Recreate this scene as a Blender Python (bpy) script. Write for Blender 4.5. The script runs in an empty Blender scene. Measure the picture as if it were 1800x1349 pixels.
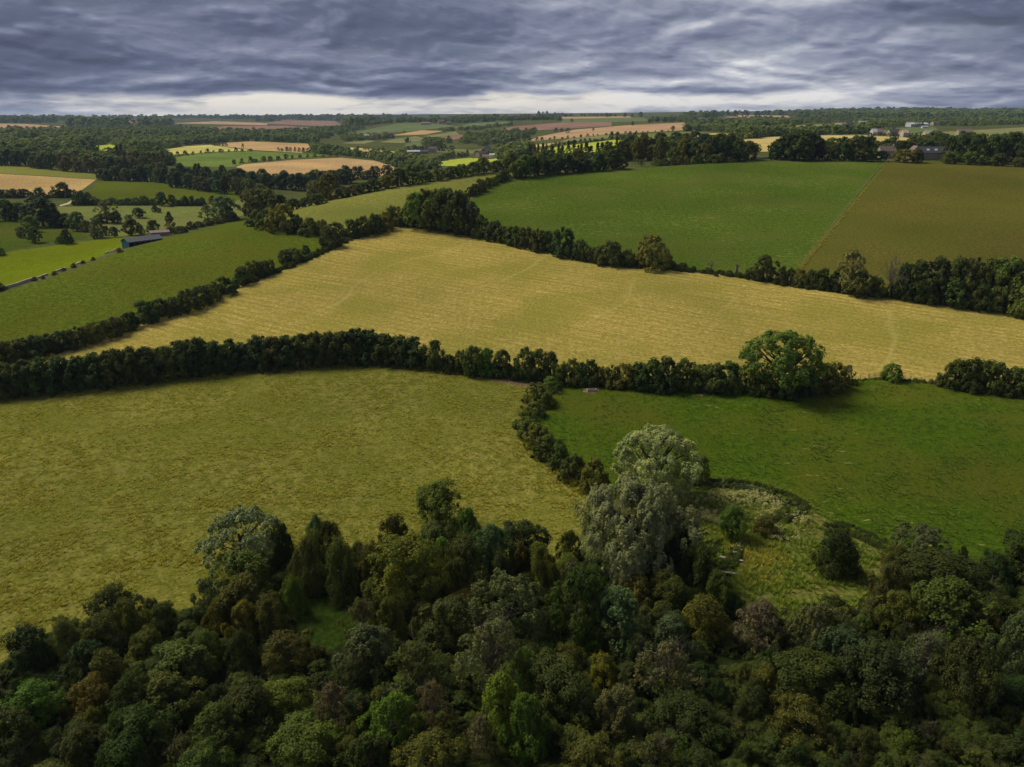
import bpy, math, random
import numpy as np
from mathutils import Vector, geometry

sc = bpy.context.scene
ROOTCOL = sc.collection
link = ROOTCOL.objects.link

# ------------------------------------------------------------------ camera
F_PX = 1386.0                       # focal length in pixels of an 1800 px wide frame
PITCH = math.radians(18.7)          # camera looks down by this much
CAM_Z = 75.0                        # drone height above the valley floor (m)
cam_d = bpy.data.cameras.new("camera")
cam = bpy.data.objects.new("camera", cam_d)
link(cam)
cam.location = (0, 0, CAM_Z)
cam.rotation_euler = (math.radians(90) - PITCH, 0, 0)
cam_d.sensor_width = 36.0
cam_d.lens = 36.0 * F_PX / 1800.0
cam_d.clip_start = 1.0
cam_d.clip_end = 40000.0
sc.camera = cam

# ------------------------------------------------------------------ exposure, sun, sky
sc.view_settings.view_transform = 'Standard'
sc.view_settings.look = 'None'
sc.view_settings.exposure = 1.3
sc.view_settings.gamma = 1.0
sc.view_settings.use_curve_mapping = False
sc.render.engine = 'CYCLES'
sc.cycles.max_bounces = 5
sc.cycles.diffuse_bounces = 2
sc.cycles.glossy_bounces = 1
sc.cycles.transmission_bounces = 2
sc.cycles.volume_bounces = 0
sc.cycles.transparent_max_bounces = 4
sc.cycles.caustics_reflective = False
sc.cycles.caustics_refractive = False
sc.cycles.use_denoising = True
sc.cycles.denoiser = 'OPENIMAGEDENOISE'
sc.cycles.denoising_input_passes = 'RGB_ALBEDO_NORMAL'
sc.cycles.denoising_prefilter = 'ACCURATE'

HAZE = 0.00004                      # density of the air
SUN_EL = math.radians(48)
SUN_AZ = math.radians(-66)          # from the view direction (+Y), negative = to the left
sun_d = bpy.data.lights.new("sun", 'SUN')
sun_d.energy = 1.5
sun_d.angle = math.radians(26)
sun_d.color = (1.0, 0.93, 0.80)
sun = bpy.data.objects.new("sun", sun_d)
link(sun)
sd = Vector((math.sin(SUN_AZ) * math.cos(SUN_EL), math.cos(SUN_AZ) * math.cos(SUN_EL), math.sin(SUN_EL)))
sun.rotation_euler = sd.to_track_quat('Z', 'Y').to_euler()
sun.location = (0, 0, 500)


class NT:
    """small helper that adds shader nodes"""
    def __init__(self, tree):
        self.t = tree; self.n = tree.nodes; self.l = tree.links
    def add(self, typ, **kw):
        nd = self.n.new(typ)
        for k, v in kw.items():
            setattr(nd, k, v)
        return nd
    def put(self, sock, v):
        if hasattr(v, 'is_linked') or isinstance(v, bpy.types.NodeSocket):
            self.l.new(v, sock)
        elif v is not None:
            if isinstance(v, tuple) and len(v) == 3 and sock.type == 'RGBA':
                v = (*v, 1.0)
            sock.default_value = v
    def math(self, op, a, b=None, c=None, clamp=False):
        nd = self.add('ShaderNodeMath', operation=op, use_clamp=clamp)
        for i, v in enumerate((a, b, c)):
            if v is not None: self.put(nd.inputs[i], v)
        return nd.outputs[0]
    def vmath(self, op, a, b=None):
        nd = self.add('ShaderNodeVectorMath', operation=op)
        self.put(nd.inputs[0], a)
        if b is not None: self.put(nd.inputs['Scale'] if op == 'SCALE' else nd.inputs[1], b)
        return nd.outputs['Value'] if op in ('DOT_PRODUCT', 'LENGTH') else nd.outputs[0]
    def mix(self, f, a, b, mode='MIX'):
        nd = self.add('ShaderNodeMix', data_type='RGBA', blend_type=mode)
        self.put(nd.inputs[0], f); self.put(nd.inputs[6], a); self.put(nd.inputs[7], b)
        return nd.outputs[2]
    def noise(self, vec, scale, detail=4.0, rough=0.55, dist=0.0, dims='3D'):
        nd = self.add('ShaderNodeTexNoise', noise_dimensions=dims)
        if vec is not None: self.l.new(vec, nd.inputs['Vector'])
        nd.inputs['Scale'].default_value = scale
        nd.inputs['Detail'].default_value = detail
        nd.inputs['Roughness'].default_value = rough
        nd.inputs['Distortion'].default_value = dist
        return nd.outputs[0]
    def smooth(self, v, lo, hi, a=0.0, b=1.0, kind='SMOOTHSTEP'):
        nd = self.add('ShaderNodeMapRange', interpolation_type=kind)
        self.put(nd.inputs[0], v)
        for i, x in enumerate((lo, hi, a, b)): self.put(nd.inputs[i + 1], x)
        return nd.outputs[0]
    def ramp(self, f, stops, interp='LINEAR'):
        nd = self.add('ShaderNodeValToRGB')
        nd.color_ramp.interpolation = interp
        el = nd.color_ramp.elements
        while len(el) < len(stops): el.new(0.5)
        for e, (p, c) in zip(el, stops):
            e.position = p; e.color = (*c, 1.0)
        self.l.new(f, nd.inputs[0])
        return nd.outputs[0]
    def comb(self, x, y, z):
        nd = self.add('ShaderNodeCombineXYZ')
        for i, v in enumerate((x, y, z)): self.put(nd.inputs[i], v)
        return nd.outputs[0]


def build_world():
    w = bpy.data.worlds.new("World")
    sc.world = w
    w.use_nodes = True
    t = NT(w.node_tree)
    t.n.clear()
    out = t.add('ShaderNodeOutputWorld')
    bg = t.add('ShaderNodeBackground')
    t.l.new(bg.outputs[0], out.inputs[0])
    tc = t.add('ShaderNodeTexCoord')
    d = tc.outputs['Generated']
    sep = t.add('ShaderNodeSeparateXYZ'); t.l.new(d, sep.inputs[0])
    x, y, z0 = sep.outputs
    z = t.math('MAXIMUM', z0, 0.0)
    # clear air behind the cloud deck
    sky = t.add('ShaderNodeTexSky', sky_type='NISHITA')
    sky.sun_disc = False
    sky.sun_elevation = SUN_EL
    sky.sun_rotation = SUN_AZ
    blue = t.mix(1.0, sky.outputs[0], (0.06, 0.06, 0.06), 'MULTIPLY')
    # cloud deck seen in perspective: heaps shrink and flatten towards the horizon
    def place(zz, dx):
        q = t.math('POWER', t.math('ADD', zz, 0.06), -0.40)
        lz = t.math('MULTIPLY', t.math('LOGARITHM', t.math('ADD', zz, 0.045), 2.71828), 0.58)
        return t.comb(t.math('ADD', t.math('MULTIPLY', x, q), dx), t.math('MULTIPLY', y, q), lz)
    def warp(p):
        w = t.add('ShaderNodeTexNoise'); t.l.new(p, w.inputs['Vector'])
        w.inputs['Scale'].default_value = 2.6; w.inputs['Detail'].default_value = 4.0; w.inputs['Roughness'].default_value = 0.60
        return t.vmath('SCALE', t.vmath('SUBTRACT', w.outputs['Color'], (0.5, 0.5, 0.5)), 0.46)
    def heaps(p, off):
        pw = t.vmath('ADD', p, off)
        a = t.noise(pw, 1.5, 10, 0.57)
        v = t.add('ShaderNodeTexVoronoi', feature='SMOOTH_F1'); t.l.new(pw, v.inputs['Vector'])
        v.inputs['Scale'].default_value = 2.9; v.inputs['Detail'].default_value = 2.0; v.inputs['Roughness'].default_value = 0.6; v.inputs['Smoothness'].default_value = 0.35
        return t.math('SUBTRACT', a, t.math('MULTIPLY', t.math('SUBTRACT', v.outputs['Distance'], 0.4), 0.26))
    p = place(z, 0.0)
    off = warp(p)
    n1 = heaps(p, off)
    # the same heaps a little higher and to the left: the difference lights their tops and shades their bases
    p2 = place(t.math('ADD', z, 0.006), -0.012)
    n2 = heaps(p2, warp(p2))
    edge = t.math('SUBTRACT', n1, n2)
    big = t.noise(p, 0.9, 2, 0.5)
    az = t.math('ARCTAN2', x, y)
    # a clear bright strip under the deck, widest left of straight ahead
    azg = t.math('ADD', az, 0.20)
    azf = t.math('POWER', 2.718, t.math('MULTIPLY', t.math('MULTIPLY', azg, azg), -4.5))
    val = t.math('ADD', t.math('MULTIPLY', t.math('SUBTRACT', n1, 0.52), -0.55), t.math('MULTIPLY', t.math('SUBTRACT', big, 0.5), -1.5))
    val = t.math('ADD', val, t.math('MULTIPLY', edge, 1.75))
    mid = t.smooth(z, 0.012, 0.105, 1.0, 0.0)
    val = t.math('ADD', t.math('ADD', val, 0.185), t.math('MULTIPLY', mid, 0.13))
    zl = t.math('ADD', z, t.math('MULTIPLY', t.math('SUBTRACT', n1, 0.5), 0.040))
    strip = t.smooth(zl, 0.011, 0.022, 1.0, 0.0)
    val = t.math('ADD', t.math('MULTIPLY', val, t.math('SUBTRACT', 1.0, t.math('MULTIPLY', strip, 0.05))), t.math('MULTIPLY', strip, t.math('ADD', t.math('MULTIPLY', azf, 0.46), 0.12)))
    col = t.ramp(val, [(0.02, (0.072, 0.084, 0.135)), (0.26, (0.118, 0.138, 0.215)), (0.44, (0.205, 0.228, 0.320)),
                       (0.60, (0.34, 0.362, 0.45)), (0.78, (0.56, 0.575, 0.63)), (0.95, (0.80, 0.79, 0.79))])
    col = t.mix(t.math('MULTIPLY', strip, azf), col, t.mix(1.0, col, (1.10, 1.03, 0.90), 'MULTIPLY'))
    cover = t.smooth(n1, 0.16, 0.30, 0.85, 1.0)
    col = t.mix(cover, blue, col)
    t.l.new(col, bg.inputs[0])
    bg.inputs[1].default_value = 0.42
    w.cycles.sampling_method = 'MANUAL'
    w.cycles.sample_map_resolution = 1024
    return w


build_world()

# ------------------------------------------------------------------ pixel <-> place
def ray(px, py):
    u = (np.asarray(px, float) - 900.0) / F_PX
    v = (674.5 - np.asarray(py, float)) / F_PX
    dy = math.cos(PITCH) + v * math.sin(PITCH)
    dz = v * math.cos(PITCH) - math.sin(PITCH)
    return u, dy, dz

def pt(px, py, Y):
    u, dy, dz = ray(px, py)
    return float(u / dy * Y), float(Y), float(dz / dy * Y)

# ------------------------------------------------------------------ terrain: heights measured from the eye
CTRL = []
def C(px, py, Y): CTRL.append(pt(px, py, Y))
def CW(x, y, z): CTRL.append((x, y, z))
# valley floor with the wood, the brook and the two nearest fields
for X in (-160, -60, 0, 60, 160):
    CW(X, 5, -76)
for X in (-130, -60, 0, 60, 130): CW(X, 80, -75.5)
for X in (-180, -90, 0, 70, 150): CW(X, 135, -75)
for X in (-200, -100, 0, 60, 180): CW(X, 180, -73)
def plane(Y): return -70 + 0.12 * (Y - 219)
for X in (-260, -170, -80, 0, 80, 160, 240): CW(X, 222, plane(222))
for Y in (262, 300): 
    for X in (-185, -120, -60, 20, 120, 220, 320): CW(X, Y, plane(Y))
for Y in (345, 385, 430, 480, 530):
    for X in (-20, 70, 150, 240, 330, 440): CW(X, Y, plane(Y) - (1.0 if Y == 530 else 0))
for X in (-75,): CW(X, 430, plane(430)); CW(X, 470, plane(470))
for X in (-120, -60): CW(X, 385, plane(385))
for X in (-170, -120): CW(X, 345, plane(345))
CW(-10, 525, plane(525)-0.5)
# flattening hilltop on the right
for px, py, Y in ((1150, 284, 590), (1300, 281, 590), (1500, 281, 600), (1700, 287, 590), (1900, 292, 590),
                  (1150, 275, 720), (1350, 262, 760), (1600, 262, 760), (1800, 266, 760), (2000, 270, 760)): C(px, py, Y)
# ground behind the left crest and the valley
for px, py, Y in ((-150, 540, 300), (0, 498, 325), (60, 482, 340), (130, 462, 360), (200, 440, 385), (255, 424, 420), (300, 416, 450), (400, 395, 520),
                  (-100, 460, 390), (0, 443, 405), (100, 430, 430), (200, 418, 450), (0, 400, 490), (100, 398, 500), (200, 400, 500), (300, 398, 520),
                  (0, 365, 600), (120, 362, 610), (250, 362, 610), (350, 365, 600), (0, 342, 700), (150, 347, 690), (300, 345, 690), (420, 345, 690),
                  (500, 362, 640), (600, 345, 720), (0, 305, 850), (165, 312, 840), (300, 322, 800), (400, 330, 770),
                  (0, 290, 940), (170, 298, 920), (330, 312, 880), (-150, 300, 900), (-150, 350, 680),
                  (0, 262, 1250), (100, 268, 1200), (190, 258, 1300), (230, 270, 1230), (0, 240, 1800), (150, 238, 1800), (300, 240, 1900),
                  (0, 226, 2600), (150, 222, 3000), (300, 222, 3200), (0, 215, 4000), (140, 212, 4600), (300, 212, 5200), (0, 210, 6500), (200, 207, 7500), (400, 205, 7800)): C(px, py, Y)
# fields beyond the valley, centre
for px, py, Y in ((430, 295, 960), (500, 305, 930), (650, 305, 960), (600, 278, 1160), (690, 293, 1050), (440, 283, 1130), (350, 290, 1050), (300, 282, 1120),
                  (450, 266, 1380), (570, 272, 1330), (310, 268, 1330), (440, 249, 1750), (540, 254, 1700), (320, 258, 1560),
                  (640, 262, 1500), (705, 272, 1400), (600, 245, 1950), (760, 282, 1280), (860, 280, 1300), (850, 270, 1450), (740, 272, 1420),
                  (650, 250, 1850), (750, 250, 1850), (850, 255, 1700), (700, 238, 2200), (800, 238, 2200), (600, 228, 2700), (720, 219, 2900), (800, 222, 2800),
                  (520, 226, 3400), (450, 218, 4600), (560, 216, 5000), (500, 206, 7600), (650, 206, 7000), (740, 211, 3300), (850, 208, 3400), (890, 216, 3000)): C(px, py, Y)
# right of centre
for px, py, Y in ((930, 266, 1050), (1000, 266, 960), (1100, 249, 1150), (1100, 262, 900), (920, 258, 1350), (980, 251, 1400), (900, 245, 1800), (1000, 240, 1600), (1120, 240, 1400),
                  (1200, 245, 1150), (1300, 242, 1150), (1200, 232, 1650), (960, 230, 2200), (1080, 222, 2300), (1180, 222, 2200), (1000, 215, 2700), (1100, 211, 2900),
                  (950, 206, 3400), (1050, 205.5, 3500), (1150, 205.5, 3500), (1230, 205, 4200), (1330, 206, 4300),
                  (1350, 246, 1000), (1450, 240, 1150), (1590, 243, 1100), (1350, 233, 1500), (1430, 220, 2000), (1550, 228, 1600), (1640, 234, 1350), (1780, 242, 1150), (1780, 228, 1650),
                  (1620, 220, 2100), (1480, 214, 2800), (1700, 214, 2600), (1850, 214, 2600), (1300, 214, 3000),
                  (1400, 199, 5600), (1500, 196, 6200), (1600, 193.5, 6600), (1720, 196, 6600), (1800, 198, 6600), (1950, 199, 6400)): C(px, py, Y)
CT = np.array(CTRL)
def polar(x, y):
    return np.arctan2(x, y), 0.5 * np.log(x * x + y * y + 1.0)
# keep the surface tame outside the frame
_extra = []
for th, tgt in ((-62, -36), (62, 38)):
    for lr in (3.2, 4.5, 5.2, 5.7, 6.0, 6.4, 6.8, 7.3, 7.8, 8.4, 9.2):
        r = math.exp(lr); a = math.radians(tgt)
        qx, qy = r * math.sin(a), r * math.cos(a)
        tt, ll = polar(CT[:, 0], CT[:, 1])
        k = np.argsort((tt - a) ** 2 * 4 + (ll - lr) ** 2)[:3]
        b = math.radians(th)
        _extra.append((r * math.sin(b), r * math.cos(b), float(CT[k, 2].mean())))
CT = np.vstack([CT, np.array(_extra)])
_T, _L = polar(CT[:, 0], CT[:, 1])
_Q = np.stack([_T * 1.6, _L * 1.6], 1)
def _tps(r2):
    return np.where(r2 > 1e-12, 0.5 * r2 * np.log(np.maximum(r2, 1e-12)), 0.0)
def _solve():
    n = len(CT)
    d2 = ((_Q[:, None, :] - _Q[None, :, :]) ** 2).sum(-1)
    K = _tps(d2) + np.eye(n) * 2e-4
    Pm = np.hstack([np.ones((n, 1)), _Q])
    A = np.zeros((n + 3, n + 3)); A[:n, :n] = K; A[:n, n:] = Pm; A[n:, :n] = Pm.T
    b = np.zeros(n + 3); b[:n] = CT[:, 2]
    return np.linalg.solve(A, b)
_W = _solve()
TH0, TH1, NTH = math.radians(-70), math.radians(70), 421
LR0, LR1, NLR = math.log(12.0), math.log(11000.0), 620
_th = np.linspace(TH0, TH1, NTH); _lr = np.linspace(LR0, LR1, NLR)
GRID = np.zeros((NTH, NLR))
for i, a in enumerate(_th):
    q = np.stack([np.full(NLR, a) * 1.6, _lr * 1.6], 1)
    d2 = ((q[:, None, :] - _Q[None]) ** 2).sum(-1)
    GRID[i] = _tps(d2) @ _W[:-3] + _W[-3] + q @ _W[-2:]
# soft small undulations of the ground
_A, _B = np.meshgrid(_th, _lr, indexing='ij')
_x, _y = np.exp(_B) * np.sin(_A), np.exp(_B) * np.cos(_A)
GRID += 0.25 * np.sin(_x / 17 + 1.3 * np.sin(_y / 31)) * np.cos(_y / 23 + 0.7) + CAM_Z
GRID = np.clip(GRID, -6, 240)

def height(x, y):
    x = np.asarray(x, float); y = np.asarray(y, float)
    a, b = np.arctan2(x, y), 0.5 * np.log(np.maximum(x * x + y * y, 150.0))
    fi = np.clip((a - TH0) / (TH1 - TH0) * (NTH - 1), 0, NTH - 1.001)
    fj = np.clip((b - LR0) / (LR1 - LR0) * (NLR - 1), 0, NLR - 1.001)
    i, j = fi.astype(int), fj.astype(int); u, v = fi - i, fj - j
    return (GRID[i, j] * (1 - u) * (1 - v) + GRID[i + 1, j] * u * (1 - v) + GRID[i, j + 1] * (1 - u) * v + GRID[i + 1, j + 1] * u * v)

_steps = np.exp(np.linspace(math.log(14.0), math.log(9500.0), 1500))
def ground(px, py):
    """where the sight line through a point of the photograph meets the ground"""
    px = np.atleast_1d(np.asarray(px, float)); py = np.atleast_1d(np.asarray(py, float))
    res = np.zeros((len(px), 3))
    for k in range(0, len(px), 400):
        u, dy, dz = ray(px[k:k + 400], py[k:k + 400])
        n = np.hypot(u, dy)
        X = (u / n)[:, None] * _steps; Y = (dy / n)[:, None] * _steps; Z = CAM_Z + (dz / n)[:, None] * _steps
        G = Z - height(X, Y)
        hit = G < 0
        i = np.where(hit.any(1), hit.argmax(1), len(_steps) - 1)
        i = np.maximum(i, 1)
        ar = np.arange(len(i))
        g0, g1 = G[ar, i - 1], G[ar, i]
        f = np.clip(g0 / np.maximum(g0 - g1, 1e-9), 0, 1)
        s = _steps[i - 1] + (_steps[i] - _steps[i - 1]) * f
        x, y = u / n * s, dy / n * s
        res[k:k + 400] = np.stack([x, y, height(x, y)], 1)
    return res
def ground1(px, py): return ground([px], [py])[0]
def mpp(P):
    """metres per photograph pixel at a place"""
    return (P[1] * math.cos(PITCH) - (P[2] - CAM_Z) * math.sin(PITCH)) / F_PX

# ------------------------------------------------------------------ ground materials
def pos_xy(t):
    g = t.add('ShaderNodeNewGeometry')
    return g.outputs['Position']

MATS = {}
def field_mat(name, c1, c2, c3=None, tuft=0.7, patch=0.03, rows=None, rowcol=None, bump=0.25, contrast=1.0, dashes=None, tram=None, tuftcol=None, fine=1.1, cross=None):
    """c1/c2 alternate in tufts, c3 comes in wide patches; rows = (normal x, normal y, spacing, strength)"""
    if name in MATS: return MATS[name]
    m = bpy.data.materials.new(name); m.use_nodes = True
    t = NT(m.node_tree); b = t.n['Principled BSDF']
    P = pos_xy(t)
    sep = t.add('ShaderNodeSeparateXYZ'); t.l.new(P, sep.inputs[0])
    flat = t.comb(sep.outputs[0], sep.outputs[1], 0.0)
    n = t.noise(flat, tuft, 6, 0.62, 0.4)
    f = t.smooth(n, 0.5 - 0.17 / contrast, 0.5 + 0.17 / contrast)
    col = t.mix(f, c1, c2)
    if c3:
        pn = t.noise(flat, patch, 4, 0.55, 0.3)
        col = t.mix(t.smooth(pn, 0.42, 0.66), col, c3)
    # slow change of tone over the whole field and small bright or dull specks
    wide = t.noise(flat, 0.011, 3, 0.5)
    col = t.mix(1.0, col, t.ramp(wide, [(0.30, (0.80, 0.82, 0.84)), (0.70, (1.16, 1.13, 1.10))]), 'MULTIPLY')
    fn = t.noise(flat, fine, 3, 0.7)
    col = t.mix(1.0, col, t.ramp(fn, [(0.30, (0.50, 0.54, 0.52)), (0.5, (1, 1, 1)), (0.70, (1.50, 1.44, 1.32))]), 'MULTIPLY')
    if tuftcol:
        tn = t.noise(flat, 0.33, 4, 0.6, 0.6)
        col = t.mix(t.smooth(tn, 0.57, 0.66, 0, 0.8), col, tuftcol)
    if rows:
        nx, ny, sp, st = rows
        s = t.vmath('DOT_PRODUCT', flat, (nx, ny, 0.0))
        along = t.vmath('DOT_PRODUCT', flat, (-ny, nx, 0.0))
        wob = t.noise(flat, 0.05, 3, 0.5)
        s = t.math('ADD', s, t.math('MULTIPLY', t.noise(flat, 0.012, 2, 0.5), sp * 1.6))
        w = t.math('SINE', t.math('MULTIPLY', s, 2 * math.pi / sp))
        w2 = t.math('SINE', t.math('MULTIPLY', s, 2 * math.pi / (sp * 2.7)))
        strip = t.noise(t.comb(t.math('MULTIPLY', along, 0.012), t.math('MULTIPLY', s, 2.6 / sp), 0.0), 1.0, 5, 0.65)
        k = t.math('ADD', t.math('ADD', t.math('MULTIPLY', w, 0.22), t.math('MULTIPLY', w2, 0.06)), t.math('MULTIPLY', t.math('SUBTRACT', strip, 0.5), 2.6))
        brk = t.smooth(t.noise(flat, 0.045, 3, 0.5), 0.3, 0.7, 0.35, 1.0)
        k = t.math('MULTIPLY', k, brk)
        col = t.mix(t.math('ADD', t.math('MULTIPLY', k, st), 0.35 * st, clamp=True), col, rowcol or c2)
        if cross:   # faint wheel marks running across the mowing
            c2_ = t.math('PINGPONG', t.math('ADD', along, t.math('MULTIPLY', t.noise(flat, 0.01, 2, 0.5), 60.0)), cross[0])
            mk = t.math('MULTIPLY', t.smooth(c2_, 0.0, 1.3, 1.0, 0.0), t.smooth(t.noise(flat, 0.02, 2, 0.5), 0.42, 0.6, 0.0, 1.0))
            col = t.mix(t.math('MULTIPLY', mk, cross[1] * 2), col, (.52, .43, .16))
    if tram:
        nx, ny, sp, tc = tram
        s = t.math('ADD', t.vmath('DOT_PRODUCT', flat, (nx, ny, 0.0)), t.math('MULTIPLY', t.noise(flat, 0.01, 2, 0.5), sp * 0.5))
        w = t.math('PINGPONG', s, sp)
        col = t.mix(t.smooth(w, 0.0, 1.1, 0.55, 0.0), col, tc)
    if dashes:
        nx, ny, dc, thr = dashes
        s = t.vmath('DOT_PRODUCT', flat, (nx, ny, 0.0)); al = t.vmath('DOT_PRODUCT', flat, (-ny, nx, 0.0))
        dn = t.noise(t.comb(t.math('MULTIPLY', al, 0.22), t.math('MULTIPLY', s, 1.1), 0.0), 1.0, 3, 0.6)
        reg = t.smooth(t.noise(flat, 0.022, 2, 0.5), 0.45, 0.62)
        col = t.mix(t.math('MULTIPLY', t.smooth(dn, thr, thr + 0.05), reg), col, dc)
    t.l.new(col, b.inputs['Base Color'])
    b.inputs['Roughness'].default_value = 0.9
    b.inputs['Specular IOR Level'].default_value = 0.0
    if bump:
        bp = t.add('ShaderNodeBump')
        bp.inputs['Strength'].default_value = 0.85
        bp.inputs['Distance'].default_value = bump
        hn = t.math('ADD', n, t.math('MULTIPLY', fn, 0.4))
        t.l.new(hn, bp.inputs['Height']); t.l.new(bp.outputs[0], b.inputs['Normal'])
    MATS[name] = m
    return m

def row_normal(pa, pb):
    a, b = ground([pa[0], pb[0]], [pa[1], pb[1]])
    dx, dy = b[0] - a[0], b[1] - a[1]
    n = math.hypot(dx, dy)
    return (-dy / n, dx / n)

hayn = row_normal((850, 425), (1560, 530))
pasn = row_normal((1150, 800), (1750, 835))
far_n = row_normal((1100, 225), (1000, 240))
wheat_n = row_normal((0, 330), (150, 333))
tan_n = row_normal((450, 300), (650, 300))

field_mat('rough_ground', (.060, .080, .020), (.095, .108, .030), (.110, .104, .038), tuft=0.12, bump=0.6, fine=0.6)
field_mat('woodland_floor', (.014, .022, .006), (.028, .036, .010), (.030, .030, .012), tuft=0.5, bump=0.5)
field_mat('meadow_grass', (.116, .120, .015), (.215, .202, .040), (.138, .144, .019), tuft=0.42, patch=0.035, bump=0.55, contrast=1.25, fine=1.6, tuftcol=(.190, .176, .042))
field_mat('mown_hay', (.345, .262, .056), (.450, .350, .098), (.285, .250, .046), tuft=0.45, patch=0.03, contrast=1.3, tuftcol=(.250, .225, .045), rows=(*hayn, 3.6, 0.85), rowcol=(.200, .172, .034), bump=0.12, fine=1.0, cross=(22.0, .12))
field_mat('pasture_grass', (.042, .080, .005), (.076, .118, .008), (.088, .100, .010), tuft=0.6, patch=0.03, bump=0.35, contrast=1.3, dashes=(*pasn, (.36, .31, .12), 0.66), tuftcol=(.034, .064, .005), fine=1.8)
field_mat('slope_pasture', (.064, .094, .007), (.112, .136, .014), (.098, .108, .012), tuft=0.45, patch=0.02, bump=0.3, tuftcol=(.060, .092, .009))
field_mat('olive_ley', (.155, .165, .030), (.235, .228, .052), (.180, .192, .036), tuft=0.35, patch=0.02, bump=0.2)
field_mat('green_ley', (.054, .096, .009), (.096, .136, .016), (.092, .118, .018), tuft=0.5, patch=0.025, bump=0.25, dashes=(*pasn, (.22, .24, .07), 0.60))
field_mat('brown_ley', (.094, .088, .014), (.130, .116, .023), (.096, .100, .016), tuft=0.45, patch=0.02, bump=0.2)
field_mat('marsh_grass', (.070, .105, .012), (.140, .150, .030), (.150, .140, .036), tuft=0.55, patch=0.09, bump=0.6, contrast=1.2, tuftcol=(.190, .160, .055))
field_mat('rank_grass', (.022, .040, .005), (.036, .058, .008), None, tuft=0.8, bump=0.5)
field_mat('vivid_grass', (.112, .152, .004), (.150, .190, .008), (.135, .160, .007), tuft=0.2, patch=0.02, bump=0.15)
field_mat('dark_green_grass', (.050, .078, .008), (.078, .105, .012), (.085, .096, .014), tuft=0.2, patch=0.02, bump=0.3)  # grass of a plain darker green
field_mat('valley_pasture', (.130, .160, .038), (.175, .195, .050), (.165, .170, .050), tuft=0.15, patch=0.012, bump=0.3, fine=0.8)
field_mat('ripe_wheat', (.440, .300, .115), (.500, .350, .145), (.420, .280, .110), tuft=0.1, patch=0.012, tram=(*wheat_n, 12.0, (.30, .20, .08)), bump=0.2, fine=0.6)
field_mat('tan_stubble', (.480, .320, .140), (.540, .370, .170), (.460, .290, .130), tuft=0.06, patch=0.008, tram=(*tan_n, 14.0, (.36, .24, .11)), bump=0.2, fine=0.4)
field_mat('sunlit_grass', (.36, .42, .045), (.42, .46, .06), None, tuft=0.08, bump=0.2, fine=0.5)  # sunlight on these fields is put into a brighter grass colour
field_mat('yellow_crop', (.47, .43, .11), (.53, .47, .14), None, tuft=0.06, patch=0.01, bump=0.2, fine=0.4)
field_mat('green_crop', (.135, .195, .036), (.165, .222, .046), (.130, .178, .036), tuft=0.05, patch=0.01, bump=0.2, fine=0.4)
field_mat('far_green', (.120, .165, .060), (.150, .190, .070), (.140, .160, .065), tuft=0.04, patch=0.006, bump=0.2, fine=0.3)
field_mat('far_olive', (.200, .205, .080), (.240, .230, .095), (.190, .200, .075), tuft=0.04, patch=0.006, bump=0.2, fine=0.3)
field_mat('far_stubble', (.440, .285, .150), (.500, .340, .180), (.420, .260, .140), tuft=0.03, patch=0.006, rows=(*far_n, 40.0, 0.3), rowcol=(.36, .23, .12), bump=0.2, fine=0.2)
field_mat('far_plough', (.260, .150, .105), (.310, .180, .125), (.240, .145, .110), tuft=0.03, patch=0.005, bump=0.2, fine=0.2)
field_mat('far_gold', (.52, .40, .14), (.57, .44, .17), (.48, .38, .13), tuft=0.03, patch=0.008, bump=0.2, fine=0.3)
field_mat('bare_soil', (.200, .130, .075), (.270, .180, .110), (.180, .130, .070), tuft=0.9, bump=0.2)
field_mat('track_dirt', (.430, .360, .220), (.520, .440, .280), None, tuft=0.5, bump=0.1)
field_mat('brook_water', (.010, .012, .010), (.014, .016, .013), None, tuft=0.6, bump=0.02)
MATS['brook_water'].node_tree.nodes['Principled BSDF'].inputs['Roughness'].default_value = 0.08
MATS['brook_water'].node_tree.nodes['Principled BSDF'].inputs['Specular IOR Level'].default_value = 0.5

# ------------------------------------------------------------------ fields, traced where they lie on the terrain
FIELDS = []
def field(name, mat, pts): FIELDS.append((name, mat, pts))

# far country
field('sloping_pasture', 'far_green', [(600, 239), (640, 229), (700, 217.5), (745, 217), (800, 221), (745, 229), (690, 233), (640, 236)])
field('sloping_pasture', 'far_green', [(785, 226), (830, 217), (890, 213.5), (905, 216), (860, 223)])
field('stubble_field', 'tan_stubble', [(684, 239), (740, 229.5), (780, 230.5), (748, 236.5)])
field('valley_pasture', 'far_olive', [(668, 250), (690, 245), (730, 240), (745, 243), (738, 248), (705, 252)])
field('valley_pasture', 'far_olive', [(745, 240), (800, 231), (808, 237), (790, 240), (760, 241)])
field('ploughed_field', 'far_plough', [(752, 247), (770, 242), (815, 237), (812, 243), (790, 247)])
field('valley_pasture', 'far_green', [(710, 258), (715, 251), (745, 248), (742, 258)])
field('valley_pasture', 'far_olive', [(600, 252), (650, 246), (660, 248), (640, 253)])
field('ploughed_field', 'far_plough', [(862, 231), (900, 223), (980, 215.8), (1075, 215), (1075, 222), (1000, 226), (905, 232)])
field('stubble_field', 'far_stubble', [(928, 249), (945, 241), (970, 236), (1012, 228), (1110, 220), (1205, 215.5), (1205, 229), (1150, 232), (1100, 234.5), (1000, 243)])
field('grass_strip', 'far_olive', [(985, 249), (1000, 244), (1075, 235), (1085, 239), (1060, 245), (1010, 249)])
field('gold_strip', 'far_gold', [(905, 263), (906, 258), (985, 250.5), (960, 257)])
field('bright_pasture', 'sunlit_grass', [(930, 268), (990, 257), (1080, 246), (1120, 250), (1095, 263), (1000, 273)])
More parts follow.
